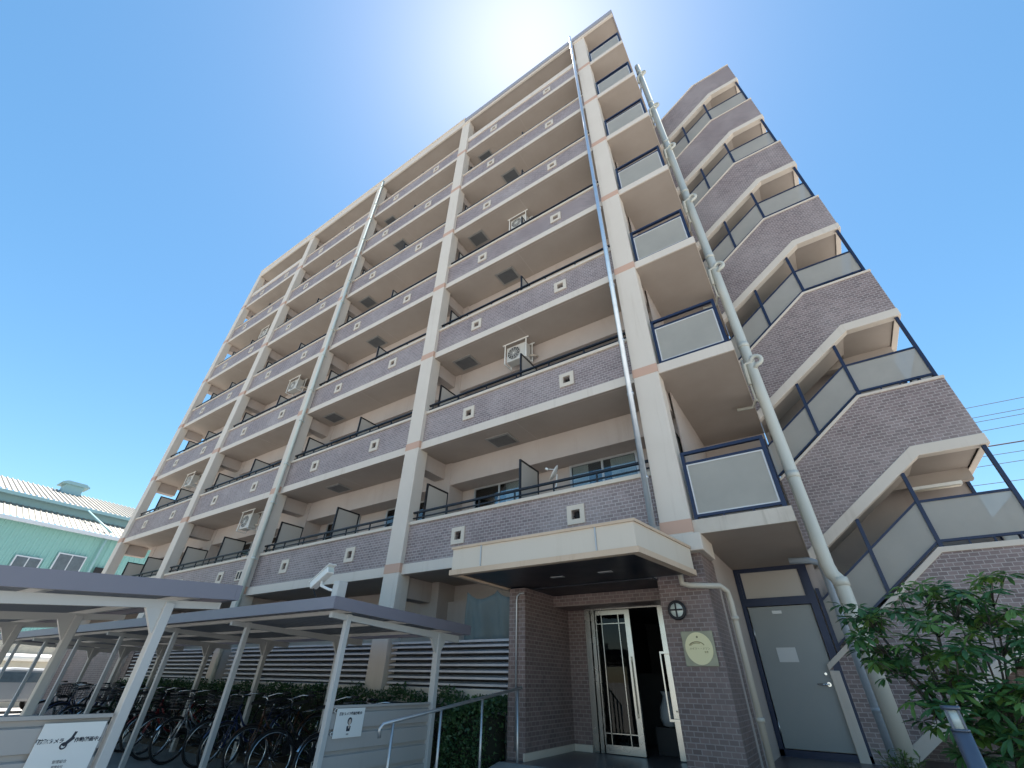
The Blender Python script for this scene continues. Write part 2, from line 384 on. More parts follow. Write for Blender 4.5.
for i in range(4):
    x0 = CL[i+1]+CW; x1 = CL[i]
    for k in range(2, 9): parapet(x0, x1, k, k == 8 and i in (0, 3))
# windows
wm = MB()
wm.box(0, 1.62, -.03, .02, 0, 2.0, 0); wm.box(.03, .8, -.034, -.031, .04, 1.96, 1); wm.box(.84, 1.59, -.042, -.036, .04, 1.96, 1)
wproto = None; cproto = None
def window(x, z):
    global wproto
    if wproto is None:
        f = MB(); f.box(0, 1.62, -.03, 0, 0, .05); f.box(0, 1.62, -.03, 0, 1.95, 2.0)
        for xx in (0, .785, 1.57): f.box(xx, xx+.05, -.035, -.003, .05, 1.95)
        wproto = f.build('window', ALU); 
        gp = MB(); gp.box(.05, .785, -.013, -.010, .05, 1.95); gp.box(.835, 1.57, -.023, -.020, .05, 1.95)
        gl = gp.build('pane', PANEG); gl.parent = wproto
        cu = MB(); cu.box(.05, 1.57, -.0035, -.001, .05, 1.95, 1)
        for a_, b_ in ((.07, .46), (1.0, 1.55)):
            nn = 10
            for q in range(nn): xx = a_+(b_-a_)*q/nn; dd = (b_-a_)/nn; cu.prism([(xx, -.004), (xx+dd*.5, -.0085), (xx+dd, -.004)], 'z', .1, 1.94, 0)
        cu = cu.build('curtain', [CURT, WINDK]); cu.parent = wproto; wproto.parent = B; OFF[wproto.name] = OFF[B.name]; o = wproto
    else: o = dup(wproto, B)
    o.location = Vector((x, 8.497, z))-OFF[B.name]
for i in range(4):
    for k in range(2, 9):
        x0 = CL[i+1]
        window(x0+1.02, ZS(k)+.33); window(x0+3.83, ZS(k)+.33)
# partitions between flats
pproto = None
def partition(x, z):
    global pproto
    if pproto is None:
        f = MB()
        f.box(-.02, .02, 7.16, 7.2, .2, 2.12); f.box(-.02, .02, 7.9, 7.94, .2, 2.12); f.box(-.02, .02, 7.2, 7.9, 2.08, 2.12); f.box(-.02, .02, 7.2, 7.9, .3, .34)
        f.box(-.018, .018, 7.2, 7.9, 1.2, 1.23)
        pproto = f.build('partition', BLACK); b = MB(); b.box(-.008, .008, 7.2, 7.9, .34, 2.08); bo = b.build('partition_board', PARTM); bo.parent = pproto
        pproto.parent = B; OFF[pproto.name] = OFF[B.name]; o = pproto
    else: o = dup(pproto, B)
    o.location = Vector((x, 0, z))-OFF[B.name]
for i in range(4):
    for k in range(2, 9):
        partition((CL[i]+CL[i+1]+CW)/2, ZS(k)); partition(CL[i+1]+CW+.12 if i < 3 else -24.85, ZS(k))
for k in range(2, 9): partition(-1.42, ZS(k))
# escape hatches in the soffits
for k in range(3, 9):
    for bx in (0, -6.12):
        x = (-5.35 if k % 2 else -6.75)+bx; m = MB()
        m.box(x-.33, x+.33, 7.28, 7.82, ZS(k)-.018, ZS(k)+.0, 0); m.box(x-.27, x+.27, 7.34, 7.76, ZS(k)-.028, ZS(k)-.0185, 1)
        m.build('escape_hatch', [HATCH, HATCH2], B)
# drainpipes
def pipe(name, pts, r, mat, clips=(), n=12, par=None):
    m = MB(); m.tube(pts, r, n); p = m.build(name, mat, par or B)
    if clips:
        for (x, y, z) in clips:
            c = MB(); c.tube([(x, y, z-.025), (x, y, z+.025)], r+.014, 12); c.box(x-.02, x+.02, y, y+.12, z-.014, z+.014); c.build('pipe_clip', mat, p)
    return p
cz = [ZS(k)+d for k in range(2, 10) for d in (-.35, .95)]
pipe('drainpipe', [(-1.86, 6.69, 3.2), (-1.86, 6.69, 24.7)], .05, SILVER, [(-1.86, 6.71, z) for z in cz if 3.3 < z < 24.5])
pipe('drainpipe', [(-13.49, 6.73, G), (-13.49, 6.73, 24.3)], .052, TEAL, [(-13.47, 6.72, z) for z in cz if z < 24])
pipe('drainpipe', [(-25.8, 6.85, 24.5), (-26.15, 6.85, 23.2), (-26.17, 6.85, G)], .035, BEIGE)
px, py = .2, 8.6
bp = pipe('soil_pipe', [(px, py, 22.85), (px, py, 3.12), (px+.02, py, 2.98), (px+.07, py, 2.9), (px+.09, py, 2.78), (px+.07, py, T-.02)], .1, PIPEG, n=16)
for z in [4.6+2.95*i for i in range(6)]+[2.86, 22.2]:
    cc = MB(); cc.tube([(px if z > 3 else px+.09, py, z-.06), (px if z > 3 else px+.09, py, z+.06)], .108, 16); cc.build('pipe_socket', PIPEG, bp)
for k in range(3, 9):
    z = ZS(k)+.75; m = MB()
    arc = [(px+.02, py-.05, z-.17)]+[(px+.12+.095*math.cos(t), py-.08, z+.105*math.sin(t)) for t in [R(a) for a in range(-90, 181, 30)]]+[(px-.12, py-.06, z-.02), (px-.14, py-.04, z-.5)]
    m.tube(arc, .043, 10); m.build('pipe_bend', PIPEG, bp)
    m = MB(); m.tube([(px-.13, py, ZS(k)-.12), (px-.13, py, ZS(k)+.9)], .022, 8); m.tube([(-.32, py+.3, ZS(k)-.06), (-.02, py+.3, ZS(k)-.08), (px-.13, py, ZS(k)-.1), (px-.02, py, ZS(k)-.16)], .032, 8)
    m.build('branch_pipe', PIPEG, bp)
pipe('drainpipe', [(-.3, 8.9, 3.28), (-.02, 8.9, 3.26), (.12, 8.9, 3.2), (.14, 8.9, 3.05), (.13, 8.9, T-.02)], .05, PIPEB, [(.14, 8.9, z) for z in (1.3, 2.4)])
pipe('drainpipe', [(-1.62, 6.82, 2.84), (-1.62, 6.83, 2.72), (-1.52, 6.85, 2.69), (-1.16, 7.0, 2.68), (-1.11, 7.18, 2.64), (-1.1, 7.22, 2.5), (-1.1, 7.22, T-.02)], .038, TANP, [(-1.1, 7.22, z) for z in (1.2, 2.3)])
# wing of side balconies
for k in range(2, 9):
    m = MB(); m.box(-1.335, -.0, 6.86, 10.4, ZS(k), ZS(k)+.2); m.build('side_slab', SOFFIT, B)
    m = MB(); m.box(-1.31, .012, 6.83, 6.858, ZS(k)-.006, ZS(k)+.2); m.box(.0005, .015, 6.858, 10.4, ZS(k)-.006, ZS(k)+.2); m.build('slab_edge', STAINED if k == 2 else BEIGE, B)
    z = ZS(k); r = MB()
    for (a, b) in ((-1.27, -1.22), (-.09, -.035)): r.box(a, b, 6.89, 6.94, z+.2, z+1.27)
    r.box(-1.27, -.035, 6.885, 6.945, z+1.27, z+1.32); r.box(-1.22, -.09, 6.895, 6.935, z+.25, z+.29); r.box(-1.22, -.09, 6.895, 6.935, z+1.1, z+1.14)
    for y in (7.85, 8.75, 9.6): r.box(-.088, -.038, y, y+.05, z+.2, z+1.27)
    r.box(-.09, -.034, 6.945, 9.65, z+1.27, z+1.32); r.box(-.083, -.043, 6.94, 9.6, z+.25, z+.29); r.box(-.083, -.043, 6.94, 9.6, z+1.1, z+1.14)
    for x in (-.85, -.45): r.box(x-.015, x+.015, 6.9, 6.93, z+.2, z+.25)
    rail = r.build('side_railing', NAVY, B)
    p = MB(); p.box(-1.215, -.095, 6.91, 6.92, z+.29, z+1.1)
    for a, b in ((6.95, 7.84), (7.91, 8.74), (8.81, 9.59)): p.box(-.068, -.058, a, b, z+.292, z+1.098)
    p.build('glass_panel', FROST, rail)
    w_ = MB(); w_.box(-1.215, -1.195, 6.902, 6.922, z+.291, z+1.099); w_.box(-.115, -.095, 6.902, 6.922, z+.291, z+1.099); w_.box(-1.195, -.115, 6.902, 6.922, z+.291, z+.308); w_.box(-1.195, -.115, 6.902, 6.922, z+1.08, z+1.099)
    w_.build('panel_trim', COPING, rail)
m = MB(); m.box(-1.33, -1.31, 7.6, 10.4, 3.57, 24.02); m.box(-1.33, .0, 10.4, 10.6, 3.3, 24.02); m.build('wing_wall', WALLP, B)
m = MB(); m.box(-1.335, -1.315, 7.8, 9.78, T-.05, 3.37); m.build('end_wall', WALLP, B)
# ------------- stair tower
YS = 9.685
for k in range(-1, 6):
    z = 4.95+2.95*k; sl = .728
    xl = 0. if k >= 0 else -.27
    def zb(x): return z-max(0, 2.17-x)*sl
    def ztp(x): return z+1.36-max(0, 1.80-x)*.762
    if k >= 0: poly = [(xl, zb(xl)), (2.17, z), (3.1, z), (3.1, ztp(3)), (1.8, ztp(1.8)), (xl, ztp(xl))]
    else: poly = [(xl, T-.02), (.32, T-.02), (2.17, z), (3.1, z), (3.1, ztp(3)), (1.8, ztp(1.8)), (xl, ztp(xl))]
    m = MB(); m.prism(poly, 'y', YS+.02, YS+.15); m.box(3.0, 3.09, YS+.15, 11.5, z, z+1.34)
    pp = m.build('stair_parapet', TILE, B)
    t = MB()
    if k >= 0: t.prism([(xl, zb(xl)-.01), (2.17, z-.01), (3.112, z-.01), (3.112, z+.18), (2.12, z+.18), (xl, zb(xl)+.2)], 'y', YS, YS+.17)
    else:
        t.prism([(.32, T-.03), (2.17, z-.01), (3.112, z-.01), (3.112, z+.18), (2.12, z+.18), (.06, T-.03)], 'y', YS, YS+.17)
        t.box(xl-.01, xl+.13, YS, YS+.17, T-.03, ztp(xl)-.02)
    t.box(3.0, 3.112, YS+.171, 11.5, z-.01, z+.18)
    t.build('stringer_edge', BEIGE, pp, .008)
    c = MB(); a = .085 if k < 0 else .055
    c.prism([(xl-.01, ztp(xl)-.02), (1.8, ztp(1.8)-.02), (3.112, ztp(3)-.02), (3.112, ztp(3)+a-.02), (1.78, ztp(1.8)+a-.02), (xl-.01, ztp(xl)+a-.02)], 'y', YS-.005, YS+.175)
    c.box(2.98, 3.112, YS+.176, 11.5, z+1.34, z+1.34+a); c.build('coping', BEIGE, pp, .006)
    # railing above the coping
    if k < 5:
        r = MB(); yr = YS+.08; cap = lambda x: ztp(x)+a-.02
        last = (k == 5)
        nb = lambda x: (zb(x)+2.95)
        for x in (-.05, .92, 1.84, 3.03):
            top = nb(x)-.012
            if x == -.05: top = min(top, cap(x)+.95)
            r.box(x-.028, x+.028, yr-.028, yr+.028, cap(x)-.01, top)
        def dbar(xa, xb, off, h=.04):
            r.prism([(xa, cap(xa)+off), (xb, cap(xb)+off), (xb, cap(xb)+off+h), (xa, cap(xa)+off+h)], 'y', yr-.02, yr+.02)
        for xa, xb in ((-.02, .89), (.95, 1.81)): dbar(xa, xb, .06); dbar(xa, xb, .73)
        dbar(1.87, 3.0, .08); dbar(1.87, 3.0, .73)
        for x in (2.2, 2.5, 2.8): r.box(x-.012, x+.012, yr-.012, yr+.012, cap(x)-.01, cap(x)+.08)
        for y in (10.6, 11.45): r.box(3.003, 3.055, y-.028, y+.028, z+1.34, z+2.94 if y > 11 else z+2.1)
        r.box(3.01, 3.05, yr+.028, 11.42, z+1.47, z+1.51); r.box(3.01, 3.05, yr+.028, 11.42, z+2.08, z+2.12)
        ro = r.build('stair_railing', NAVY, pp)
        gl = MB()
        for xa, xb in ((-.02, .89), (.95, 1.81)):
            gl.prism([(xa, cap(xa)+.1), (xb, cap(xb)+.1), (xb, cap(xb)+.73), (xa, cap(xa)+.73)], 'y', yr-.006, yr+.006)
        gl.prism([(1.87, cap(1.9)+.12), (3.0, cap(3)+.12), (3.0, cap(3)+.73), (1.87, cap(1.9)+.73)], 'y', yr-.006, yr+.006)
        for a0, a1 in ((yr+.03, 10.57), (10.63, 11.42)): gl.box(3.024, 3.036, a0, a1, z+1.51, z+2.08)
        gl.build('glass_panel', FROST2, pp)
    # slabs
    f = MB()
    f.box(2.1, 2.995, YS+.175, 11.45, z+.02, z+.2)
    f.prism([(max(xl, .02), zb(max(xl, .02))+.03), (2.1, zb(2.1)+.03), (2.1, z+.2), (max(xl, .02), zb(max(xl, .02))+.26)], 'y', YS+.175, 10.6)
    f.prism([(2.1, z+.02), (.1, z+1.46), (.1, z+1.68), (2.1, z+.24)], 'y', 10.68, 11.45)
    f.box(.11, 2.99, 10.86, 11.0, z-.2, z+.019)
    for q in range(8):
        h = 1.44/8; w8 = 2.0/8; f.box(2.1-(q+1)*w8, 2.1-q*w8, 10.69, 11.44, z+.2+q*h-.05, z+.2+(q+1)*h)
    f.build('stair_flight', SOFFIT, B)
    if k < 5 or True:
        lg = MB(); lg.box(2.02, 2.8, 10.83, 10.93, z-.262, z-.205); lg.tube([(2.05, 10.88, z-.28), (2.77, 10.88, z-.28)], .018, 8, 1)
        lg.build('stair_light', [WHITE, PALE], B)
m = MB(); m.box(.02, 3.02, 11.46, 11.6, G, 21.1); m.box(.02, 2.0, 11.4601, 11.6, 21.1, 22.6); m.build('stair_back_wall', WALLP, B)
m = MB(); m.prism([(-1.0, 21.2), (2.1, 21.2), (1.75, 21.75), (.3, 22.7), (-1.0, 22.7)], 'y', 11.61, 11.7); m.build('stair_top_parapet', TILE, B)
m = MB(); m.box(-1.33, .019, 9.82, 9.95, T-.1, 3.365); m.build('service_wall', WALLP, B)
m = MB(); m.box(.02, .1, 9.96, 11.459, T, 3.3); m.box(.02, .1, 10.62, 11.459, 3.3, 22.4); m.build('stair_wall', WALLP, B)
m = MB(); m.box(.101, 3.1, 10.75, 10.85, T-.1, 1.79); m.build('understair_wall', TILEB, B)
# ------------- ground floor front: sill wall, louvres, tiled walls, porch, canopy
segs = [(-7.41+.0, -4.36), (-13.53, -7.88), (-19.63, -14.0)]
m = MB()
for x0, x1 in [(-19.2, -14.0), (-13.53, -7.88), (-7.41, -4.36)]: m.box(x0, x1, 6.88, 7.05, G, 1.42)
m.build('sill_wall', BEIGE, B, .01)
for x0, x1 in [(-19.2, -14.02), (-13.35, -7.9), (-7.39, -4.38)]:
    m = MB(); n = 7
    for i in range(n):
        z = 1.455+i*.093
        m.prism([(6.89, z), (6.89, z+.03), (6.985, z+.062), (6.985, z+.054)], 'x', x0+.02, x1-.02)
    z = 1.47+n*.093; m.box(x0, x1, 6.89, 7.0, z-.035, z-.0)
    lo = m.build('louvre_screen', LOUV, B)
    m = MB(); m.box(x0+.01, x1-.01, 7.051, 7.07, 1.43, z-.02); m.build('louvre_gap_shade', DARK, lo)  # added near-black sheet painting the shade seen between the slats
m = MB(); m.box(-25.9, -19.22, 6.88, 7.05, G, 2.7); m.build('tiled_wall', TILEB, B)
m = MB(); m.box(-4.35, -4.05, 6.5, 8.0, T-.1, 2.8); m.box(-2.0, -1.31, 6.95, 7.8, T-.1, 3.13); m.box(-4.05, -3.7, 8.0, 8.2, T-.1, 2.8); m.box(-4.05, -2.0, 7.45, 8.0, 2.62, 2.795)
m.box(-3.7, -1.31, 8.0, 8.2, 2.64, 2.8); m.box(-2.26, -1.31, 8.0, 8.2, T-.1, 2.64)
m.build('tiled_entrance_wall', TILEB, B)
m = MB(); m.box(-4.36, -2.004, 6.95, 8.29, 2.83, 3.36); m.box(-2.004, -1.79, 7.3, 8.29, 3.14, 3.36); m.build('entrance_beam', BEIGE, B)
m = MB(); m.box(-4.049, -4.03, 6.45, 8.0, T-.005, T+.08); m.box(-4.05, -3.72, 7.975, 7.999, T-.005, T+.08); m.build('skirting', PALE, B)
# canopy (its right side runs slightly out towards the wall)
def trap(e=0.): return [(-4.45-e, 5.1-e), (-1.64+e, 5.1-e), (-1.40+e, 6.74), (-4.45-e, 6.74)]
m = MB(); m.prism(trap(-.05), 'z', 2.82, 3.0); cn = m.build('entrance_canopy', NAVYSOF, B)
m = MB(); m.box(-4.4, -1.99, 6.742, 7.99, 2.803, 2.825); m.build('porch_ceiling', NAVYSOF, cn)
m = MB()
def rim(e, z0, z1, mi):
    o = trap(e); i_ = [(-4.39, 5.17), (-1.71, 5.17), (-1.48, 6.739), (-4.39, 6.739)]
    for a in range(3 if True else 4):
        idx = [(0, 1), (1, 2), (3, 0)][a]
        q = [o[idx[0]], o[idx[1]], i_[idx[1]], i_[idx[0]]]; m.prism(q, 'z', z0, z1, mi)
rim(.025, 2.79, 2.86, 1); rim(0, 2.86, 3.15, 0); rim(.02, 3.15, 3.185, 2)
m.prism(trap(-.02), 'z', 3.05, 3.12, 2)
m.build('canopy_fascia', [PALE, LIP, LIP], cn)
m = MB()
for x in (-3.92, -2.14): m.box(x-.008, x+.008, 5.085, 5.1, 2.87, 3.15)
m.build('panel_seam', ALU, cn)
for x in (-3.21, -2.45):
    m = MB(); m.box(x-.1, x+.1, 6.03, 6.11, 2.814, 2.822); m.build('downlight', ALU, cn)
m = MB(); m.tube([(-4.2, 6.485, T+.1), (-4.2, 6.485, 2.6), (-4.19, 6.485, 2.68), (-4.14, 6.485, 2.72), (-4.06, 6.485, 2.72)], .014, 8); m.build('conduit', ALU, B)
# lobby behind the glass
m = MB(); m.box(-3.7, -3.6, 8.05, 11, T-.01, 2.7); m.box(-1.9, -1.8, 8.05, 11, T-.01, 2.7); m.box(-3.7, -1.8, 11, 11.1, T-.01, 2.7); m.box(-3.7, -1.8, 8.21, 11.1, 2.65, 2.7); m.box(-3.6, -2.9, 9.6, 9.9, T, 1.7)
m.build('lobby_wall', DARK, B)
# glass entrance door
m = MB(); yd = 8.0
m.box(-3.7, -3.60, yd-.04, yd+.06, T, 2.6); m.box(-3.58, -3.52, yd-.03, yd+.05, T, 2.6); m.box(-3.7, -2.26, yd-.04, yd+.06, 2.6, 2.64)
d = m.build('entrance_door', STEEL, B)
m = MB(); m.box(-3.5, -2.96, yd-.02, yd+.03, T+.005, T+.11); m.box(-3.5, -2.96, yd-.02, yd+.03, 2.52, 2.59); m.box(-2.96, -2.87, yd-.025, yd+.035, T+.005, 2.59); m.box(-3.505, -3.485, yd-.02, yd+.03, T+.11, 2.52)
for x in (-3.39, -3.08): m.box(x-.006, x+.006, yd-.012, yd+.02, T+.11, 2.52)
m.box(-3.485, -2.96, yd-.012, yd+.02, T+.24, T+.252); m.box(-3.485, -2.96, yd-.012, yd+.02, 2.38, 2.392)
lf = m.build('door_leaf', STEEL, d)
m = MB(); m.box(-3.485, -2.96, yd, yd+.01, T+.11, 2.52); m.build('glass', GLASS, lf)
m = MB(); m.bar((-2.93, yd-.07, 1.1), (-2.93, yd-.07, 1.9), .028, .02); m.box(-2.94, -2.92, yd-.07, yd-.02, 1.12, 1.15); m.box(-2.94, -2.92, yd-.07, yd-.02, 1.85, 1.88); m.build('door_handle', STEEL, lf)
m = MB(); m.box(-2.37, -2.29, yd-.05, yd+.05, T+.005, 2.6); m.box(-2.255, -2.235, yd-.03, yd+.03, T, 2.6); lf2 = m.build('door_leaf', STEEL, d)
m = MB()
m.box(-2.42, -2.40, yd-.12, yd-.1, 1.12, 1.93); m.box(-2.24, -2.22, yd-.12, yd-.1, 1.12, 1.93); m.box(-2.42, -2.22, yd-.12, yd-.1, 1.93, 1.96); m.box(-2.42, -2.22, yd-.12, yd-.1, 1.09, 1.12)
m.box(-2.33, -2.31, yd-.1, yd-.05, 1.2, 1.22); m.build('door_handle', STEEL, lf2)
# back door under the side balcony
m = MB(); y = 9.7
m.box(-1.31, -1.24, y, y+.1, T, 3.37); m.box(-.21, -.10, y, y+.1, T, 3.37); m.box(-1.24, -.21, y, y+.1, 2.73, 2.86); m.box(-1.24, -.21, y, y+.1, 3.30, 3.37)
m.box(-1.24, -1.2, y+.02, y+.1, 2.86, 3.3); m.box(-.25, -.21, y+.02, y+.1, 2.86, 3.3); m.box(-1.31, -.1, y, y+.1, T-.01, T+.08)
sd = m.build('service_door_frame', NAVY, B)
m = MB(); m.box(-1.2, -.25, y+.03, y+.05, 2.86, 3.3); m.build('transom_panel', PARTM, sd)
m = MB(); m.box(-1.225, -.225, y+.035, y+.08, T+.09, 2.72); dl = m.build('door_leaf', DOORG, sd, .004)
m = MB(); m.tube([(-.34, y+.03, 1.58), (-.34, y-.03, 1.58), (-.5, y-.03, 1.58)], .012, 8); m.disc((-.34, y+.02, 1.58), .03, .03, .015); m.disc((-.34, y+.02, 1.72), .018, .018, .015); m.build('door_handle', CHROME, dl)
m = MB()
for z in (1.0, 2.3): m.tube([(-1.225, y+.02, z-.08), (-1.225, y+.02, z+.08)], .014, 8)
m.box(-.85, -.7, y+.02, y+.035, 2.6, 2.65); m.build('door_hinge', STEEL2, dl)
m = MB(); m.box(-.95, -.66, y+.029, y+.0335, 1.88, 2.09); m.build('paper_notice', PAPER, dl)

# ------------------------------------------------------------------ things fixed on or hung from the building
# wall lamp
L = empty('wall_lamp', (-1.78, 6.95, 2.4), 'round black bulkhead lamp on the tiled wall above the gold plaque', 'wall lamp')
m = MB(); m.torus((-1.78, 6.91, 2.4), .105, .022, 'y', 32, 8); m.disc((-1.78, 6.92, 2.4), .115, .115, .03); m.box(-1.79, -1.77, 6.855, 6.87, 2.31, 2.49); m.box(-1.87, -1.69, 6.855, 6.87, 2.39, 2.41); m.build('housing', BLACK, L)
m = MB(); m.v = []; 
pts = [(6.912-.045*math.cos(t), .095*math.sin(t)) for t in [R(a) for a in range(0, 91, 15)]]
for i, (yy, rr) in enumerate(pts):
    for j in range(24): m.v.append((-1.78+rr*math.cos(2*math.pi*j/24), yy, 2.4+rr*math.sin(2*math.pi*j/24)))
for i in range(len(pts)-1):
    for j in range(24): m.f.append((i*24+j, i*24+(j+1) % 24, (i+1)*24+(j+1) % 24, (i+1)*24+j)); m.m.append(0); m.sm.append(True)
m.build('lens', LAMPG, L)
# plaque
P = empty('name_plaque', (-1.58, 6.94, 1.94), 'square name plaque with a pale gold oval, right of the glass entrance', 'plaque')
m = MB(); m.box(-1.79, -1.38, 6.925, 6.949, 1.74, 2.14); m.build('plate', PLATE, P, .004)
m = MB(); m.disc((-1.585, 6.917, 1.94), .175, .185, .0075, 'y', 48); m.build('oval', GOLD, P)
m = MB()
m.tube([(-1.585+.10*math.cos(t)-.02, 6.915, 1.955+.06*math.sin(t)) for t in [R(a) for a in range(20, 161, 14)]], .005, 6)
m.tube([(-1.585+.085*math.cos(t)-.02, 6.915, 1.955+.045*math.sin(t)) for t in [R(a) for a in range(60, 161, 14)]], .003, 6)
m.disc((-1.585, 6.914, 2.07), .012, .012, .003); m.build('emblem', BROWNINK, P)
text('ハイツ・・メゾン', .033, BROWNINK, P, (-1.575, 6.9165, 1.935), (1, 0, 0), (0, 0, 1), .001)
text('管理', .025, BROWNINK, P, (-1.50, 6.9165, 1.895), (1, 0, 0), (0, 0, 1), .001)
m = MB(); m.box(-14.47, -14.43, 6.88, 6.91, 3.82, 4.1); m.box(-14.17, -14.13, 6.88, 6.91, 3.82, 4.1); m.box(-14.43, -14.17, 6.88, 6.91, 4.06, 4.1); m.box(-14.43, -14.17, 6.88, 6.91, 3.82, 3.86); m.box(-14.32, -14.28, 6.88, 6.91, 3.86, 4.06); m.box(-14.43, -14.17, 6.895, 6.909, 3.86, 4.06, 1)
m.build('vent_grille', [PALE, DARK], B)
D_ = empty('satellite_dish', (-3.75, 7.2, 4.5), 'small white satellite dish above the second floor balcony rail over the entrance canopy', 'satellite dish')
m = MB(); n_r, n_s = 5, 20; ax = Vector((-.75, -.45, .5)).normalized(); e1 = ax.orthogonal().normalized(); e2 = ax.cross(e1); c0 = Vector((-3.75, 7.2, 4.98))
for i in range(n_r+1):
    r = .17*i/n_r
    for j in range(n_s): t = 2*math.pi*j/n_s; m.v.append(tuple(c0+e1*r*math.cos(t)+e2*r*math.sin(t)+ax*(r*r*1.6)))
for i in range(n_r):
    for j in range(n_s): m.f.append((i*n_s+j, i*n_s+(j+1) % n_s, (i+1)*n_s+(j+1) % n_s, (i+1)*n_s+j)); m.m.append(0); m.sm.append(True)
dd = m.build('dish', WHITE, D_); sd_ = dd.modifiers.new('thick', 'SOLIDIFY'); sd_.thickness = .008
m = MB(); m.tube([(-3.75, 7.05, 4.52), (-3.75, 7.2, 4.75), c0-ax*.02], .015, 8); m.build('mast', WHITE, D_)
m = MB(); m.tube([c0+e1*-.16+ax*.04, c0+ax*.2], .008, 6); m.tube([c0+ax*.18, c0+ax*.24], .022, 8); m.build('receiver_arm', WHITE, D_)
# AC units hung under balcony ceilings
def ac(x, y, zt, label):
    o = empty('air_conditioner', (x, y, zt), label, 'air conditioner', 'outdoor air conditioner units on the balconies')
    m = MB(); a = .31
    m.box(x-a, x+a, y-.13, y+.13, zt-.62, zt-.12); m.build('casing', ACW, o, .02)
    m = MB(); m.disc((x-.07, y-.137, zt-.37), .195, .205, .006, 'y', 32); m.build('fan_opening', DARK, o)
    m = MB()
    for r in (.06, .10, .15, .195): m.torus((x-.07, y-.142, zt-.37), r, .004, 'y', 28, 4)
    for t in range(6):
        t = R(t*30); m.tube([(x-.07-.2*math.cos(t), y-.142, zt-.37-.2*math.sin(t)), (x-.07+.2*math.cos(t), y-.142, zt-.37+.2*math.sin(t))], .004, 4)
    m.build('fan_grille', WHITE, o)
    m = MB()
    for sx in (-1, 1):
        for sy in (-1, 1): m.box(x+sx*.34-.012, x+sx*.34+.012, y+sy*.16-.012, y+sy*.16+.012, zt-.66, zt)
        m.box(x+sx*.34-.012, x+sx*.34+.012, y-.172, y+.172, zt-.68, zt-.66)
    m.box(x-.42, x+.42, y-.176, y-.15, zt-.03, zt-.001); m.box(x-.42, x+.42, y+.15, y+.176, zt-.03, zt-.001)
    m.build('hanging_bracket', WHITE, o)
    m = MB(); m.tube([(x+.3, y+.05, zt-.5), (x+.42, y+.1, zt-.5), (x+.45, 7.92, zt-.45)], .025, 8); m.build('hose', PALE, o)
ac(-4.98, 7.66, ZS(4)-.001, 'white air conditioner hung on the third floor balcony of the rightmost column bay')
ac(-4.98, 7.66, ZS(6)-.001, 'white air conditioner hung on the fifth floor balcony of the rightmost column bay')
ac(-16.05, 7.45, ZS(3)-.001, 'white air conditioner hung over the second floor balcony left of the teal drainpipe')
ac(-16.35, 7.45, ZS(5)-.001, 'white air conditioner hung over the fourth floor balcony left of the teal drainpipe')
ac(-23.0, 7.5, ZS(4)-.001, 'white air conditioner hung on the third floor balcony at the left end')
ac(-22.3, 7.5, ZS(7)-.001, 'white air conditioner hung on the sixth floor balcony at the left end')
# cloth in the ground floor opening
m = MB(); nx, nz = 40, 8; x0, x1 = -5.95, -4.5
for j in range(nz+1):
    for i in range(nx+1):
        t = i/nx; x = x0+(x1-x0)*t
        sag = .15*(1-(2*((t*2) % 1)-1)**2); ztop = 2.99-.03*t-sag
        zb_ = 1.9; z = zb_+(ztop-zb_)*j/nz
        m.v.append((x-(.12*(1-j/nz) if i == 0 else 0)*0, 7.35+.04*math.sin(t*17)+.015*math.sin(t*41+j), z))
for j in range(nz):
    for i in range(nx):
        a = j*(nx+1)+i; m.f.append((a, a+1, a+nx+2, a+nx+1)); m.m.append(0); m.sm.append(True)
o = m.build('sun_shade_cloth', TARP, origin=(-5.3, 7.35, 2)); sf = o.modifiers.new('thick', 'SOLIDIFY'); sf.thickness = .006
tag(o, 'dark grey green cloth with a scalloped top hung behind the louvres beside the entrance', 'shade cloth')
# white bag in the lobby
m = MB(); rings = [(.02, 0), (.12, .02), (.15, .12), (.13, .25), (.08, .34), (.06, .40), (.09, .46)]; bx, by, bz = -2.62, 8.55, .98
for rr, h in rings:
    for j in range(16): t = 2*math.pi*j/16; m.v.append((bx+rr*math.cos(t)*(1+.1*math.sin(3*t)), by+rr*.8*math.sin(t), bz+h))
for i in range(len(rings)-1):
    for j in range(16): m.f.append((i*16+j, i*16+(j+1) % 16, (i+1)*16+(j+1) % 16, (i+1)*16+j)); m.m.append(0); m.sm.append(True)
m.box(bx-.2, bx+.2, by-.15, by+.15, T, bz, 1)
tag(m.build('white_vase', [VASE, DARK], origin=(bx, by, T)), 'pale vase standing on a dark stand inside the open glass entrance', 'vase')
# handrail
H = empty('handrail', (-4.3, 5.4, G), 'stainless steel handrail rising along the ramp to the entrance', 'handrail')
p0, p1 = Vector((-4.62, 4.42, 1.12)), Vector((-4.06, 6.42, 1.46))
m = MB(); m.tube([p0+Vector((-.03, -.06, -.13)), p0+Vector((-.03, -.07, -.05)), p0+Vector((-.015, -.04, -.01)), p0+(p1-p0)*.06, p1], .019, 10); m.build('rail', STEEL2, H)
for t in (.04, .35, .66, .965):
    q = p0+(p1-p0)*t; m = MB(); m.tube([(q.x, q.y, G+.05), (q.x, q.y, q.z-.015)], .017, 10); m.build('post', STEEL2, H)

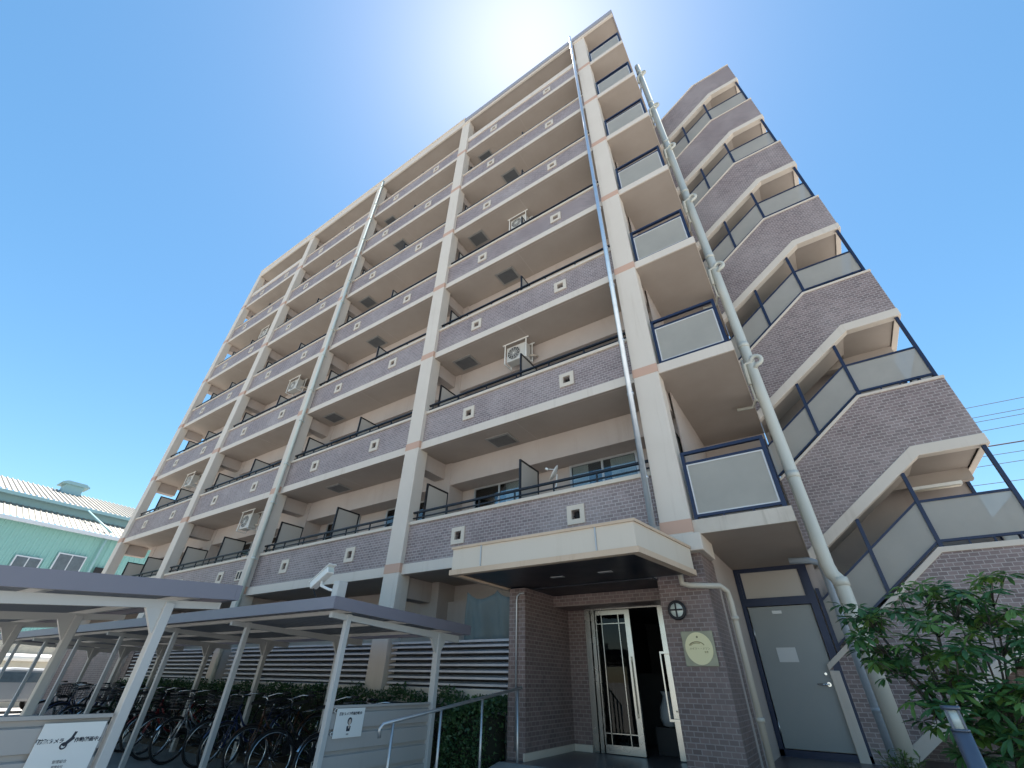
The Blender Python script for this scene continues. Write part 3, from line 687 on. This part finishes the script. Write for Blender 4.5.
# ------------------------------------------------------------------ bicycle sheds
def corr_roof(m, x0, x1, ya, za, yb, zb_, pitch=.18):
    n = int((x1-x0)/pitch); prof = []
    for i in range(n):
        a = x0+(x1-x0)*i/n; p = (x1-x0)/n
        prof += [(a, 0), (a+p*.35, 0), (a+p*.5, .035), (a+p*.85, .035)]
    prof.append((x1, 0)); k = len(prof); vs = []
    for (y, z) in ((ya, za), (yb, zb_)):
        for t in (0, .004): vs += [(x, y, z+h+t) for x, h in prof]
    fs = []
    for i in range(k-1):
        fs += [(i, i+1, 2*k+i+1, 2*k+i), (k+i, 3*k+i, 3*k+i+1, k+i+1), (i, k+i, k+i+1, i+1), (2*k+i, 2*k+i+1, 3*k+i+1, 3*k+i)]
    m.add(vs, fs)
def shed(label, x0, x1, ya, yb, za, zb_, ypf, ypb, posts, ep0, ep1):
    # ya aisle side (high), yb rear side; ypf slim aisle posts, ypb rear posts
    S = empty('bicycle_shed', (x1, (ya+yb)/2, G), label, 'bicycle shed', 'roofed bicycle sheds')
    sg = 1 if yb > ya else -1
    zz = lambda y: za+(zb_-za)*(y-ya)/(yb-ya)
    m = MB(); corr_roof(m, x0+.02, x1-.02, ya+.02*sg, za-.07, yb-.02*sg, zb_-.07); rf = m.build('roof', SHEDR, S)
    m = MB()
    m.box(x0, x1+.02, min(ya-.02*sg, ya+.03*sg), max(ya-.02*sg, ya+.03*sg), za-.12, za+.02)
    m.box(x0, x1+.02, min(yb, yb+.05*sg), max(yb, yb+.05*sg), zb_-.12, zb_+.02)
    for x in (x1-.03, x0): m.prism([(ya+.031*sg, za-.12), (yb-.001*sg, zb_-.12), (yb-.001*sg, zb_+.02), (ya+.031*sg, za+.02)], 'x', x, x+.05)
    m.build('fascia', FASC, rf)
    for x in posts:
        m = MB(); z = zz(ypb)
        m.box(x-.05, x+.05, ypb-.04, ypb+.04, G-.02, z-.16); m.build('post', SHEDP, S, .006)
        if ypf is not None:
            m = MB(); m.box(x-.035, x+.035, ypf-.035, ypf+.035, G-.02, zz(ypf)-.13); m.build('post', SHEDP, S, .006)
        m = MB(); yo = ya+.08*sg
        m.prism([(yo, zz(yo)-.20), (yb-.1*sg, zz(yb-.1*sg)-.24), (yb-.1*sg, zz(yb-.1*sg)-.14), (yo, zz(yo)-.14)], 'x', x-.03, x+.03)
        m.prism([(ypb-.2, zz(ypb)-.18), (ypb+(.2 if sg > 0 else .05), zz(ypb)-.18), (ypb+.05, zz(ypb)-.42), (ypb-.05, zz(ypb)-.42)], 'x', x-.022, x+.022)
        m.build('roof_beam', SHEDP, S)
    m = MB()
    for y in (ya+.35*sg, (ya+yb)/2, yb-.35*sg): m.box(x0+.05, x1-.04, y-.025, y+.025, zz(y)-.118, zz(y)-.072)
    m.build('purlin', SHEDP, S)
    xe = posts[0]+.005; m = MB(); prof = [(xe-.035, G+.05)]; z = G+.05; top = 1.24
    pf = []
    n = 5; hh = (top-z)/n
    for i in range(n): pf += [(xe-.0, z+i*hh), (xe-.0, z+i*hh+hh*.74), (xe-.032, z+i*hh+hh*.80), (xe-.032, z+i*hh+hh*.97)]
    pf.append((xe, top)); back = [(xe-.045, top), (xe-.045, z)]
    poly = pf+back
    v = [(a, ep0, b) for a, b in poly]+[(a, ep1, b) for a, b in poly]; nn = len(poly)
    m.add(v, [tuple(range(nn)), tuple(range(2*nn-1, nn-1, -1))]+[(i, (i+1) % nn, (i+1) % nn+nn, i+nn) for i in range(nn)])
    m.box(xe-.05, xe+.01, ep0, ep1, top, top+.025)
    m.build('end_panel', SIDING, S)
    return S
PX = [-5.25-2.36*i for i in range(7)]
shed('grey bicycle shed beside the hedge, with a security camera on its roof corner', -20.2, -5.12, 3.72, 6.42, 2.36, 2.27, 4.07, 5.85, PX, 4.1, 5.82)
shed('grey bicycle shed nearest the viewer, its roof edge crossing the left of the photo', -14.5, -5.12, 2.52, -.35, 2.30, 2.10, None, 1.98, PX[:4], -.2, 1.92)
# signs on the end panels
def sign(y0, y1, z0, z1, label, wide):
    S = empty('notice_sign', (-5.2, (y0+y1)/2, z0), label, 'sign')
    m = MB(); m.box(-5.235, -5.228, y0, y1, z0, z1); m.build('board', WHITE, S)
    yc = (y0+y1)/2; X = -5.2275; 
    xd, yd = (0, 1, 0), (0, 0, 1)
    if wide:
        text('「防犯カメラ', .031, INK, S, (X, yc-.125, z0+.245), xd, yd, .0008, bold=.001); text('作動録画中」', .031, INK, S, (X, yc+.125, z0+.245), xd, yd, .0008, bold=.001)
        m = MB()   # camera pictogram
        m.prism([(yc-.035, z0+.22), (yc-.015, z0+.21), (yc+.032, z0+.258), (yc+.012, z0+.274)], 'x', X, X+.0012); m.prism([(yc+.005, z0+.268), (yc+.012, z0+.30), (yc+.03, z0+.298), (yc+.022, z0+.265)], 'x', X, X+.0012)
        m.tube([(X+.001, yc-.022+.018*math.cos(t), z0+.215+.018*math.sin(t)) for t in [R(a*20) for a in range(18)]], .005, 5, 0, True)
        m.build('pictogram', INK, S)
        text('管理組合', .022, INK, S, (X, yc, z0+.12), xd, yd, .0008); text('管理会社', .018, INK, S, (X, yc, z0+.09), xd, yd, .0008)
    else:
        text('防犯カメラ録画作動中', .034, INK, S, (X, yc, z1-.055), xd, yd, .0008, bold=.001)
        m = MB(); zc = z0+.135
        m.disc((X, yc, zc+.02), .033, .036, .001, 'x', 24, 0); m.disc((X+.001, yc+.002, zc+.012), .02, .026, .001, 'x', 20, 1)
        m.prism([(yc-.03, zc-.075), (yc+.02, zc-.075), (yc+.028, zc-.03), (yc+.008, zc-.022), (yc-.012, zc-.022), (yc-.034, zc-.03)], 'x', X, X+.001)
        m.prism([(yc-.008, zc-.05), (yc+.008, zc-.05), (yc+.012, zc-.02), (yc-.012, zc-.02)], 'x', X+.001, X+.002, 1)
        m.build('pictogram', [INK, SKIN], S)
        text('管理', .018, INK, S, (X, yc-.005, z0+.03), xd, yd, .0008)
    return S
sign(1.50, 1.895, .86, 1.215, 'wide white notice with a pictogram between two words, on the nearest shed', True)
s2 = sign(4.18, 4.60, .955, 1.235, 'small white notice with text over a head and shoulders figure, tied to a shed', False)
m = MB(); m.torus((-5.23, 4.165, 1.215), .022, .004, 'x', 16, 5); m.torus((-5.23, 4.165, 1.0), .018, .004, 'x', 16, 5); m.build('tie', WHITE, s2)
# security camera
Cc = empty('security_camera', (-5.35, 3.85, 2.38), 'white bullet security camera with a bracket and box on the corner of the shed roof', 'security camera')
def obox(m, c, d, hw, hh, hl, mi=0):
    d = Vector(d).normalized(); s_ = d.cross(Vector((0, 0, 1))).normalized(); u = s_.cross(d); c = Vector(c)
    vs = [c+d*a*hl+s_*b*hw+u*e*hh for a in (-1, 1) for e in (-1, 1) for b in (-1, 1)]
    m.add(vs, [(0, 2, 3, 1), (4, 5, 7, 6), (0, 1, 5, 4), (2, 6, 7, 3), (0, 4, 6, 2), (1, 3, 7, 5)], mi)
cdir = Vector((.52, -.1, .30)); cc0 = Vector((-5.70, 3.85, 2.66))
cdir = Vector((-.62, .05, -.30)); 
m = MB(); obox(m, cc0, cdir, .052, .046, .2); m.build('body', WHITE, Cc, .01)
m = MB(); obox(m, cc0+Vector((-.01, 0, .055)), cdir, .06, .006, .235); m.build('sun_shield', WHITE, Cc, .004)
m = MB(); e = cc0-cdir.normalized()*.201; obox(m, e, cdir, .04, .034, .004); m.build('lens', LAMPG, Cc)
m = MB(); m.tube([cc0+Vector((.02, 0, -.04)), cc0+Vector((.03, 0, -.1)), (-5.48, 3.85, 2.50), (-5.33, 3.85, 2.47)], .018, 8); m.tube([cc0+Vector((-.14, 0, -.12)), (-5.72, 3.88, 2.38)], .008, 6, 1); m.build('bracket', [WHITE, BLACK], Cc)
m = MB(); m.box(-5.33, -5.22, 3.79, 3.93, 2.36, 2.58); m.box(-5.36, -5.33, 3.82, 3.9, 2.38, 2.55); m.build('junction_box', SHEDP, Cc, .006)

# ------------------------------------------------------------------ bicycles
def wheel_meshes():
    t = MB(); t.torus((0, 0, 0), .325, .018, 'x', 32, 8)
    r = MB(); r.torus((0, 0, 0), .298, .011, 'x', 32, 6); r.tube([(-.04, 0, 0), (.04, 0, 0)], .022, 10)
    for i in range(16):
        a = 2*math.pi*i/16; r.tube([(.02*(-1)**i, 0, 0), (0, .295*math.cos(a), .295*math.sin(a))], .0018, 3)
    return t, r
def bike(colname, basket, rear_basket):
    o = empty('bicycle', (0, 0, 0), 'x', 'bicycle', 'bicycles parked in the shed'); fm = FR[colname]
    rz = .343; fy, ry = 0., 1.1   # front wheel towards -y after placement: front at y=0
    for y in (fy, ry):
        t, r = wheel_meshes(); wq = t.build('wheel', RUBBER, o); wq.location = (0, y, rz); q = r.build('rim', CHROME, wq)
    m = MB()
    hd = (0, .20, .90); hl = (0, .155, .70); bb = (0, .62, .29); st = (0, .78, .76)
    m.tube([hd, hl], .02, 8); m.tube([hl, (0, .22, .52), (0, .40, .36), bb], .019, 8); m.tube([(0, .185, .80), (0, .30, .60), (0, .48, .46), (0, .68, .46)], .016, 8); m.tube([bb, st], .017, 8)
    for s in (-1, 1):
        m.tube([bb, (s*.055, 1.1, rz)], .010, 6); m.tube([(0, .74, .64), (s*.055, 1.1, rz)], .009, 6); m.tube([hl, (s*.05, .12, .62), (s*.055, 0, rz)], .012, 6)
    m.build('frame', fm, o)
    for y, a0, a1 in ((fy, 10, 150), (ry, 15, 185)):
        m = MB(); n = 14; vs = []
        for i in range(n+1):
            a = R(a0+(a1-a0)*i/n)
            ca = math.cos(a) if y == fy else -math.cos(a)
            for dx, dr in ((-.026, -.008), (0, .004), (.026, -.008)): vs.append((dx, y+ca*(.355+dr), rz+math.sin(a)*(.355+dr)))
        m.add(vs, [(i*3+j, i*3+j+1, i*3+j+4, i*3+j+3) for i in range(n) for j in range(2)], 0, True)
        m.build('mudguard', CHROME if colname == 'silver' else fm, o)
    m = MB(); m.tube([hd, (0, .205, 1.0), (0, .19, 1.03)], .012, 8)
    for s in (-1, 1): m.tube([(0, .19, 1.03), (s*.12, .17, 1.04), (s*.24, .25, 1.06), (s*.28, .40, 1.04)], .011, 8); m.tube([(s*.272, .33, 1.05), (s*.283, .44, 1.035)], .017, 8, 1)
    m.build('handlebar', [CHROME, RUBBER], o)
    m = MB()
    secs = [(.62, .02, .0), (.68, .035, .008), (.78, .075, .015), (.86, .10, .02), (.90, .085, .02)]
    for y, w_, h in secs:
        for dx, dz in ((-1, -.02), (-.8, .02), (0, .032), (.8, .02), (1, -.02)): m.v.append((dx*w_, y, .86+h+dz))
    for i in range(len(secs)-1):
        for j in range(4): m.f.append((i*5+j, i*5+j+1, (i+1)*5+j+1, (i+1)*5+j)); m.m.append(0); m.sm.append(True)
    m.tube([st, (0, .80, .86)], .013, 8, 1); m.build('saddle', [RUBBER, CHROME], o)
    m = MB()
    for s in (-1, 1):
        m.tube([(s*.06, .86, .74), (s*.06, 1.32, .74)], .006, 6); m.tube([(s*.06, 1.25, .74), (s*.06, 1.1, rz)], .005, 6)
    for y in (.95, 1.08, 1.2, 1.32): m.tube([(-.06, y, .74), (.06, y, .74)], .005, 6)
    m.build('rear_rack', CHROME, o)
    m = MB(); m.disc((.03, .62, .29), .085, .085, .006, 'x', 20); m.tube([(.05, .62, .29), (.07, .70, .15)], .008, 6); m.tube([(-.05, .62, .29), (-.07, .54, .43)], .008, 6)
    m.box(.06, .15, .67, .73, .14, .16); m.box(-.15, -.06, .51, .57, .42, .44); m.prism([(.58, .35), (1.05, .40), (1.05, .31), (.58, .22)], 'x', .035, .05); m.build('crank', [RUBBER], o)
    m = MB(); m.tube([(.05, 1.1, rz-.02), (.13, 1.22, .01)], .008, 6); m.tube([(-.05, 1.1, rz-.02), (-.13, 1.22, .01)], .008, 6); m.build('kickstand', CHROME, o)
    def bas(yc, z0, mat_):
        b = MB(); wt, wb, dt, db, h = .19, .15, .14, .10, .25
        for i in range(6):
            t = i/5; wx = wb+(wt-wb)*t; dy = db+(dt-db)*t; z = z0+h*t
            b.tube([(-wx, yc-dy, z), (wx, yc-dy, z), (wx, yc+dy, z), (-wx, yc+dy, z)], .003 if 0 < i < 5 else .006, 4, 0, True, False)
        for i in range(9):
            t = -1+i/4
            for sy in (-1, 1): b.tube([(wb*t, yc+sy*db, z0), (wt*t, yc+sy*dt, z0+h)], .0028, 3)
            b.tube([(wb*t, yc-db, z0), (wb*t, yc+db, z0)], .0028, 3)
        for i in range(6):
            t = -1+i/2.5
            for sx in (-1, 1): b.tube([(sx*wb, yc+db*t, z0), (sx*wt, yc+dt*t, z0+h)], .0028, 3)
        b.build('basket', mat_, o)
    if basket: bas(.0, .80, BASK if basket == 1 else BLACK)
    if rear_basket: bas(1.12, .76, BLACK)
    return o
protos = {}
ords = ['', 'first', 'second', 'third', 'fourth', 'fifth', 'sixth', 'seventh', 'eighth', 'ninth', 'tenth', 'eleventh', 'twelfth', 'thirteenth', 'fourteenth', 'fifteenth', 'sixteenth', 'seventeenth', 'eighteenth']
plan = [('black', 1, 0), ('silver', 0, 0), ('black', 2, 0), ('brown', 0, 1), ('dark blue', 1, 0), ('black', 1, 1), ('silver', 1, 0), ('black', 2, 0), ('red', 0, 0),
        ('brown', 1, 0), ('black', 2, 0), ('dark green', 1, 0), ('silver', 1, 0), ('black', 1, 0), ('dark blue', 2, 0), ('black', 2, 1), ('silver', 0, 0)]
bxs = [-5.85, -6.6, -7.5, -8.3, -9.2, -9.95, -10.75, -11.5, -12.2, -12.9, -13.6, -14.4, -15.2, -16.0, -16.9, -17.8, -18.7]
for i, (pl, x) in enumerate(zip(plan, bxs)):
    if pl not in protos: b = protos[pl] = bike(*pl)
    else:
        s = protos[pl]; b = s.copy(); COL.objects.link(b)
        for ch in s.children: dup(ch, b)
    b.location = (x, 5.12+random.uniform(-.12, .12), G); b.rotation_euler = (R(random.uniform(3, 7)), R(random.uniform(-7, 7)), R(random.uniform(-14, 10)))
    b['label'] = f"{pl[0]} city bicycle, {ords[i+1]} in the row counted from the shed's signed end"
    b['group'] = 'bicycles parked in the shed'
# ------------------------------------------------------------------ planting
def leaf(m, base, d, n, L, W, mi=0):
    d = d.normalized(); s_ = d.cross(n); s_ = s_.normalized() if s_.length > 1e-4 else Vector((1, 0, 0)); u = s_.cross(d)
    b = Vector(base); k = len(m.v); f = .14*L
    m.v += [tuple(b), tuple(b+d*L*.35+s_*W*.42+u*f*.4), tuple(b+d*L*.72+s_*W*.5+u*0), tuple(b+d*L-u*f*.8), tuple(b+d*L*.72-s_*W*.5), tuple(b+d*L*.35-s_*W*.42+u*f*.4), tuple(b+d*L*.4-u*f*.15+u*f*.2), tuple(b+d*L*.72-u*f*.35)]
    for q in ((0, 1, 6), (1, 2, 7, 6), (2, 3, 7), (0, 6, 5), (6, 7, 4, 5), (7, 3, 4)): m.f.append(tuple(k+j for j in q)); m.m.append(mi); m.sm.append(True)
rr = random.Random(5)
def rv(): return Vector((rr.gauss(0, 1), rr.gauss(0, 1), rr.gauss(0, 1))).normalized()
TR = empty('small_tree', (.62, 7.0, .56), 'small evergreen tree with fans of long glossy leaves in front of the stair tower', 'tree')
base = Vector((.75, 6.6, .5))
tips = []; lm = MB(); tm = MB()
clusters = [(870, 620, 6.9), (905, 607, 6.8), (948, 600, 6.7), (985, 605, 6.5), (885, 655, 6.9), (920, 650, 6.5), (955, 645, 6.3), (940, 685, 6.6), (1000, 640, 6.5), (995, 690, 6.2),
            (1015, 655, 6.4), (1015, 720, 6.2), (980, 730, 6.3), (960, 670, 6.9), (1025, 690, 6.0), (1000, 750, 6.4), (970, 615, 6.9), (935, 620, 6.4), (875, 640, 6.6), (1035, 740, 6.1), (925, 590, 6.9), (990, 585, 6.7), (1030, 620, 6.6), (1010, 700, 6.7), (975, 760, 6.6), (1045, 650, 6.2), (1045, 705, 6.5), (895, 668, 6.5), (930, 712, 6.3), (862, 612, 6.8), (960, 700, 6.3)]
def atpx(px_, py_, y):
    d = fw*F+rt*(px_-512)+up*(384-py_); return Vector((0, 0, EYE))+d*(y/d.y)
forks = [base+Vector((.05, .1, .55)), base+Vector((-.05, .05, .75)), base+Vector((.3, 0, .7))]
tm.tube([base-Vector((0, 0, .15)), base+Vector((0, .03, .3)), forks[0]], [.035, .03, .024], 8)
tm.tube([base+Vector((.03, .03, -.1)), base+Vector((-.01, .06, .35)), forks[1]], [.028, .024, .02], 8)
tm.tube([base+Vector((.09, 0, -.12)), base+Vector((.16, 0, .3)), forks[2]], [.028, .024, .02], 8)
for c in clusters:
    c0 = atpx(*c); f_ = min(forks, key=lambda q: (q-c0).length)
    mid = f_.lerp(c0, .5)+Vector((0, 0, -.05)); tm.tube([f_, mid, c0], [.013, .009, .005], 6)
    for k in range(8):
        t = c0+Vector((rr.uniform(-.17, .17), rr.uniform(-.25, .25), rr.uniform(-.1, .10)))
        if k: tm.tube([c0.lerp(mid, .3), t], [.006, .004], 4)
        light = 1 if rr.random() < .38 else 0
        ax = (Vector((rr.uniform(-.4, .4), rr.uniform(-.6, .2), 1))).normalized(); nl = rr.randint(9, 13)
        e1 = ax.orthogonal().normalized(); e2 = ax.cross(e1)
        for j in range(nl):
            a = 2*math.pi*j/nl+rr.uniform(-.2, .2); el_ = rr.uniform(-.45, .35)
            d = (e1*math.cos(a)+e2*math.sin(a))*math.cos(el_)+ax*math.sin(el_); d.z -= .12
            leaf(lm, t+d*.015, d, ax, rr.uniform(.10, .18), rr.uniform(.034, .05), light)
tm.build('trunk', BARK, TR); lm.build('crown', [LEAF_D, LEAF_L], TR)
# low shrub
SH = empty('low_shrub', (.2, 7.6, T), 'low light green shrub at the foot of the pale drainpipes', 'shrub')
m = MB(); t2 = MB(); c0 = atpx(902, 757, 7.6)
for i in range(26):
    b0 = Vector((c0.x+rr.uniform(-.08, .08), 7.6+rr.uniform(-.08, .08), T)); e = b0+Vector((rr.uniform(-.22, .22), rr.uniform(-.2, .2), rr.uniform(.15, .36)))
    t2.tube([b0, e], .004, 4)
    for j in range(10):
        d = rv(); d.z = abs(d.z)*.6; leaf(m, b0.lerp(e, rr.uniform(.5, 1)), d, Vector((0, 0, 1)), rr.uniform(.06, .1), rr.uniform(.018, .028))
m.build('foliage', LEAF_S, SH); t2.build('stem', BARK, SH)
# hedges
def hedge(x0, x1, y0, y1, z1, n, label):
    H_ = empty('hedge', ((x0+x1)/2, (y0+y1)/2, G), label, 'hedge')
    c = MB(); c.box(x0+.1, x1-.1, y0+.1, y1-.1, G, z1-.12); c.build('dark_core', CORE, H_)
    m = MB()
    for i in range(n):
        x = rr.uniform(x0, x1); bumpy = .05*math.sin(x*5.3)+.04*math.sin(x*11.7)
        if rr.random() < .5: p = Vector((x, y0+rr.uniform(-.02, .12)+bumpy*.6, rr.uniform(G+.05, z1+bumpy)))
        else: p = Vector((x, rr.uniform(y0, y1), z1+bumpy+rr.uniform(-.12, .05)))
        if rr.random() < .08: p = Vector((rr.choice((x0, x1))+rr.uniform(-.05, .05), rr.uniform(y0, y1), rr.uniform(G, z1)))
        d = rv(); d.z = d.z*.6+.2; leaf(m, p, d, rv(), rr.uniform(.045, .075), rr.uniform(.022, .034))
    m.build('leaves', LEAF_H, H_)
hedge(-18.5, -5.4, 6.5, 6.86, 1.32, 13000, 'long dark clipped hedge behind the bicycles under the louvres')
hedge(-5.15, -4.42, 6.0, 6.8, 1.24, 4200, 'short clipped hedge between the ramp handrail and the louvre wall')
# bollard light
BO = empty('bollard_light', (.52, 4.75, .56), 'grey round bollard light standing in front of the small tree', 'bollard light')
c0 = atpx(952, 712, 4.9); bx_, by_ = c0.x, 4.9
m = MB(); m.tube([(bx_, by_, .5), (bx_, by_, 1.32)], .052, 20); m.build('post', BOLL, BO)
m = MB(); m.tube([(bx_, by_, 1.32), (bx_, by_, 1.43)], .042, 20); m.build('lamp_glass', LAMPG, BO)
m = MB(); m.tube([(bx_, by_, 1.43), (bx_, by_, 1.455)], .055, 20); m.tube([(bx_, by_, 1.31), (bx_, by_, 1.325)], .054, 20)
for a in range(4): m.box(bx_+  .047*math.cos(R(a*90+45))-.006, bx_+  .047*math.cos(R(a*90+45))+.006, by_+  .047*math.sin(R(a*90+45))-.006, by_+  .047*math.sin(R(a*90+45))+.006, 1.32, 1.43)
m.build('cap', BOLL, BO)

# ------------------------------------------------------------------ background: warehouse, wall, cars, wires
W = empty('warehouse', (-45, 8, G), 'turquoise corrugated warehouse with a pale stepped roof behind the apartment block', 'warehouse')
Y0, Y1 = -25, 42
m = MB(); pts = []; n = int((Y1-Y0)/.3)
for i in range(n):
    a = Y0+(Y1-Y0)*i/n; p = (Y1-Y0)/n; pts += [(a, 0), (a+p*.6, 0), (a+p*.7, .05), (a+p*.9, .05)]
pts.append((Y1, 0)); k = len(pts)
def ribbed(m, fn0, fn1, mi=0):
    o = len(m.v); m.v += [fn0(y, h) for y, h in pts]+[fn1(y, h) for y, h in pts]
    for i in range(k-1): m.f.append((o+i, o+i+1, o+k+i+1, o+k+i)); m.m.append(mi); m.sm.append(False)
ribbed(m, lambda y, h: (-40-.05+h, y, G), lambda y, h: (-40-.05+h, y, 9.1)); m.box(-54, -40.1, Y0, Y0+.1, G, 9.1); m.box(-54, -40.1, Y1-.1, Y1, G, 9.1); m.build('wall', TURQ, W)
m = MB(); ribbed(m, lambda y, h: (-39.6, y, 9.2+h), lambda y, h: (-43, y, 10.62+h)); ribbed(m, lambda y, h: (-42.4, y, 11.2+h*1.6), lambda y, h: (-50, y, 13.75+h*1.6)); m.build('roof', ROOFW, W)
m = MB(); m.box(-43.1, -42.9, Y0, Y1, 10.3, 11.25); m.box(-42.5, -42.38, Y0, Y1, 11.0, 11.2); m.build('clerestory', TURQ2, W)
m = MB(); m.box(-39.7, -39.55, Y0, Y1, 8.98, 9.18); m.build('gutter', GUTTER, W)
m = MB()
for yy in (9.7, 22): m.tube([(-42.3, yy-1.2, 11.0), (-39.6, yy, 9.4)], .06, 8); m.tube([(-39.75, yy, 9.0), (-39.85, yy, 8.6), (-39.85, yy, G)], .07, 8)
m.build('drainpipe', TURQ2, W)
for yy, wd, zt in ((3.0, 1.25, 7.0), (6.0, 1.25, 7.25), (7.8, 1.45, 7.75), (13.5, 1.45, 7.75), (17.5, 1.45, 7.75)):
    f = MB(); f.box(-39.97, -39.9, yy, yy+wd, zt-1.6, zt); wi = f.build('window', GUTTER, W)
    f = MB(); f.box(-39.9, -39.89, yy+.07, yy+wd/2-.03, zt-1.53, zt-.07); f.box(-39.9, -39.885, yy+wd/2+.03, yy+wd-.07, zt-1.53, zt-.07); f.build('pane', WINGL, wi)
f = MB(); f.box(-39.97, -39.9, 9.95, 10.75, 5.4, 7.25); f.build('shutter', DARK, W)
m = MB(); m.box(-49.6, -48.5, 7.5, 8.7, 13.0, 14.0); m.box(-49.8, -48.3, 7.2, 9.0, 14.0, 14.08); m.prism([(7.2, 14.08), (9.0, 14.08), (8.7, 14.25), (7.5, 14.25)], 'x', -49.8, -48.3); m.build('roof_vent', TURQ2, W)
m = MB(); m.box(-31.2, -31.0, -12, 11, G, 2.75); m.box(-31.25, -30.95, -12, 11, 2.75, 2.85)
for y in range(-12, 11, 2): m.box(-31.0, -30.97, y, y+.05, G, 2.74, 0)
o = m.build('boundary_wall', [OFFW], origin=(-31, 0, G)); m = MB(); m.tube([(-30.85, 3.5, 2.0), (-30.85, 10.6, 2.0)], .14, 12); m.build('white_pipe', WHITE, o); tag(o, 'off white boundary wall behind the parked cars beyond the sheds', 'wall')
def car(x, y, L, hgt, van, label):
    o = empty('parked_car', (x, y, G), label, 'van' if van else 'car', None)
    W2 = .85; z = G
    # side profile along y (front at -y)
    if van: prof = [(-L/2, .35), (-L/2, .85), (-L/2+.25, 1.0), (-L/2+.75, hgt-.08), (-L/2+1.0, hgt), (L/2-.1, hgt), (L/2, hgt-.15), (L/2, .35)]
    else: prof = [(-L/2, .35), (-L/2, .7), (-L/2+.9, .9), (-L/2+1.5, hgt-.05), (-L/2+1.9, hgt), (L/2-.9, hgt-.03), (L/2-.2, .95), (L/2, .85), (L/2, .35)]
    m = MB(); m.prism([(y+a, z+b) for a, b in prof], 'x', x-W2, x+W2); m.build('body', CARW, o, .08)
    a0 = -L/2+(.75 if van else 1.3); a1 = L/2-(.3 if van else .7)
    for s in (-1, 1):
        m = MB(); m.prism([(y+a0, z+.95), (y+a1, z+.95), (y+a1-.15, z+hgt-.15), (y+a0+.35, z+hgt-.15)], 'x', x+s*W2, x+s*(W2+.012)); m.build('window', WINGL, o)
    for s in (-1, 1):
        for yy in (-L/2+.75, L/2-.75):
            m = MB(); m.torus((x+s*.74, y+yy, z+.31), .23, .08, 'x', 20, 8); m.disc((x+s*.74-.04, y+yy, z+.31), .2, .2, .08, 'x', 20, 1); m.build('wheel', [RUBBER, CHROME], o)
    m = MB()
    for s in (-1, 1): m.box(x+s*.6-.15, x+s*.6+.15, y-L/2-.02, y-L/2+.02, z+.62, z+.76)
    m.build('headlight', LAMPG, o)
car(-27.5, 6.0, 4.0, 1.42, False, 'grey hatchback parked beyond the far end of the bicycle sheds')
words = ['topmost', 'second', 'third', 'fourth', 'fifth', 'sixth', 'seventh', 'eighth', 'lowest']
for i, z in enumerate((18.5, 17.75, 17.45, 16.8, 15.7, 15.1, 14.5, 13.3, 11.2)):
    m = MB(); pts_ = []
    for j in range(13):
        x = 4+j*7; u = (x-46)/42; pts_.append((x, 40+i*.15, z-.5+.5*u*u*1.0+(x-13)*(.012 if i in (3, 6) else 0)))
    m.tube(pts_, .022 if i not in (4,) else .05, 5)
    for q in (16.5+i*.7,) if i in (0, 2, 4) else (): m.box(q-.08, q+.08, 39.9+i*.15, 40.1+i*.15, z-.75, z-.45)
    o = m.build('power_line', WIRE, origin=(4, 40, z)); tag(o, f'thin overhead power line at the right edge of the sky, {words[i]} of the bundle', 'power line', 'overhead power lines')
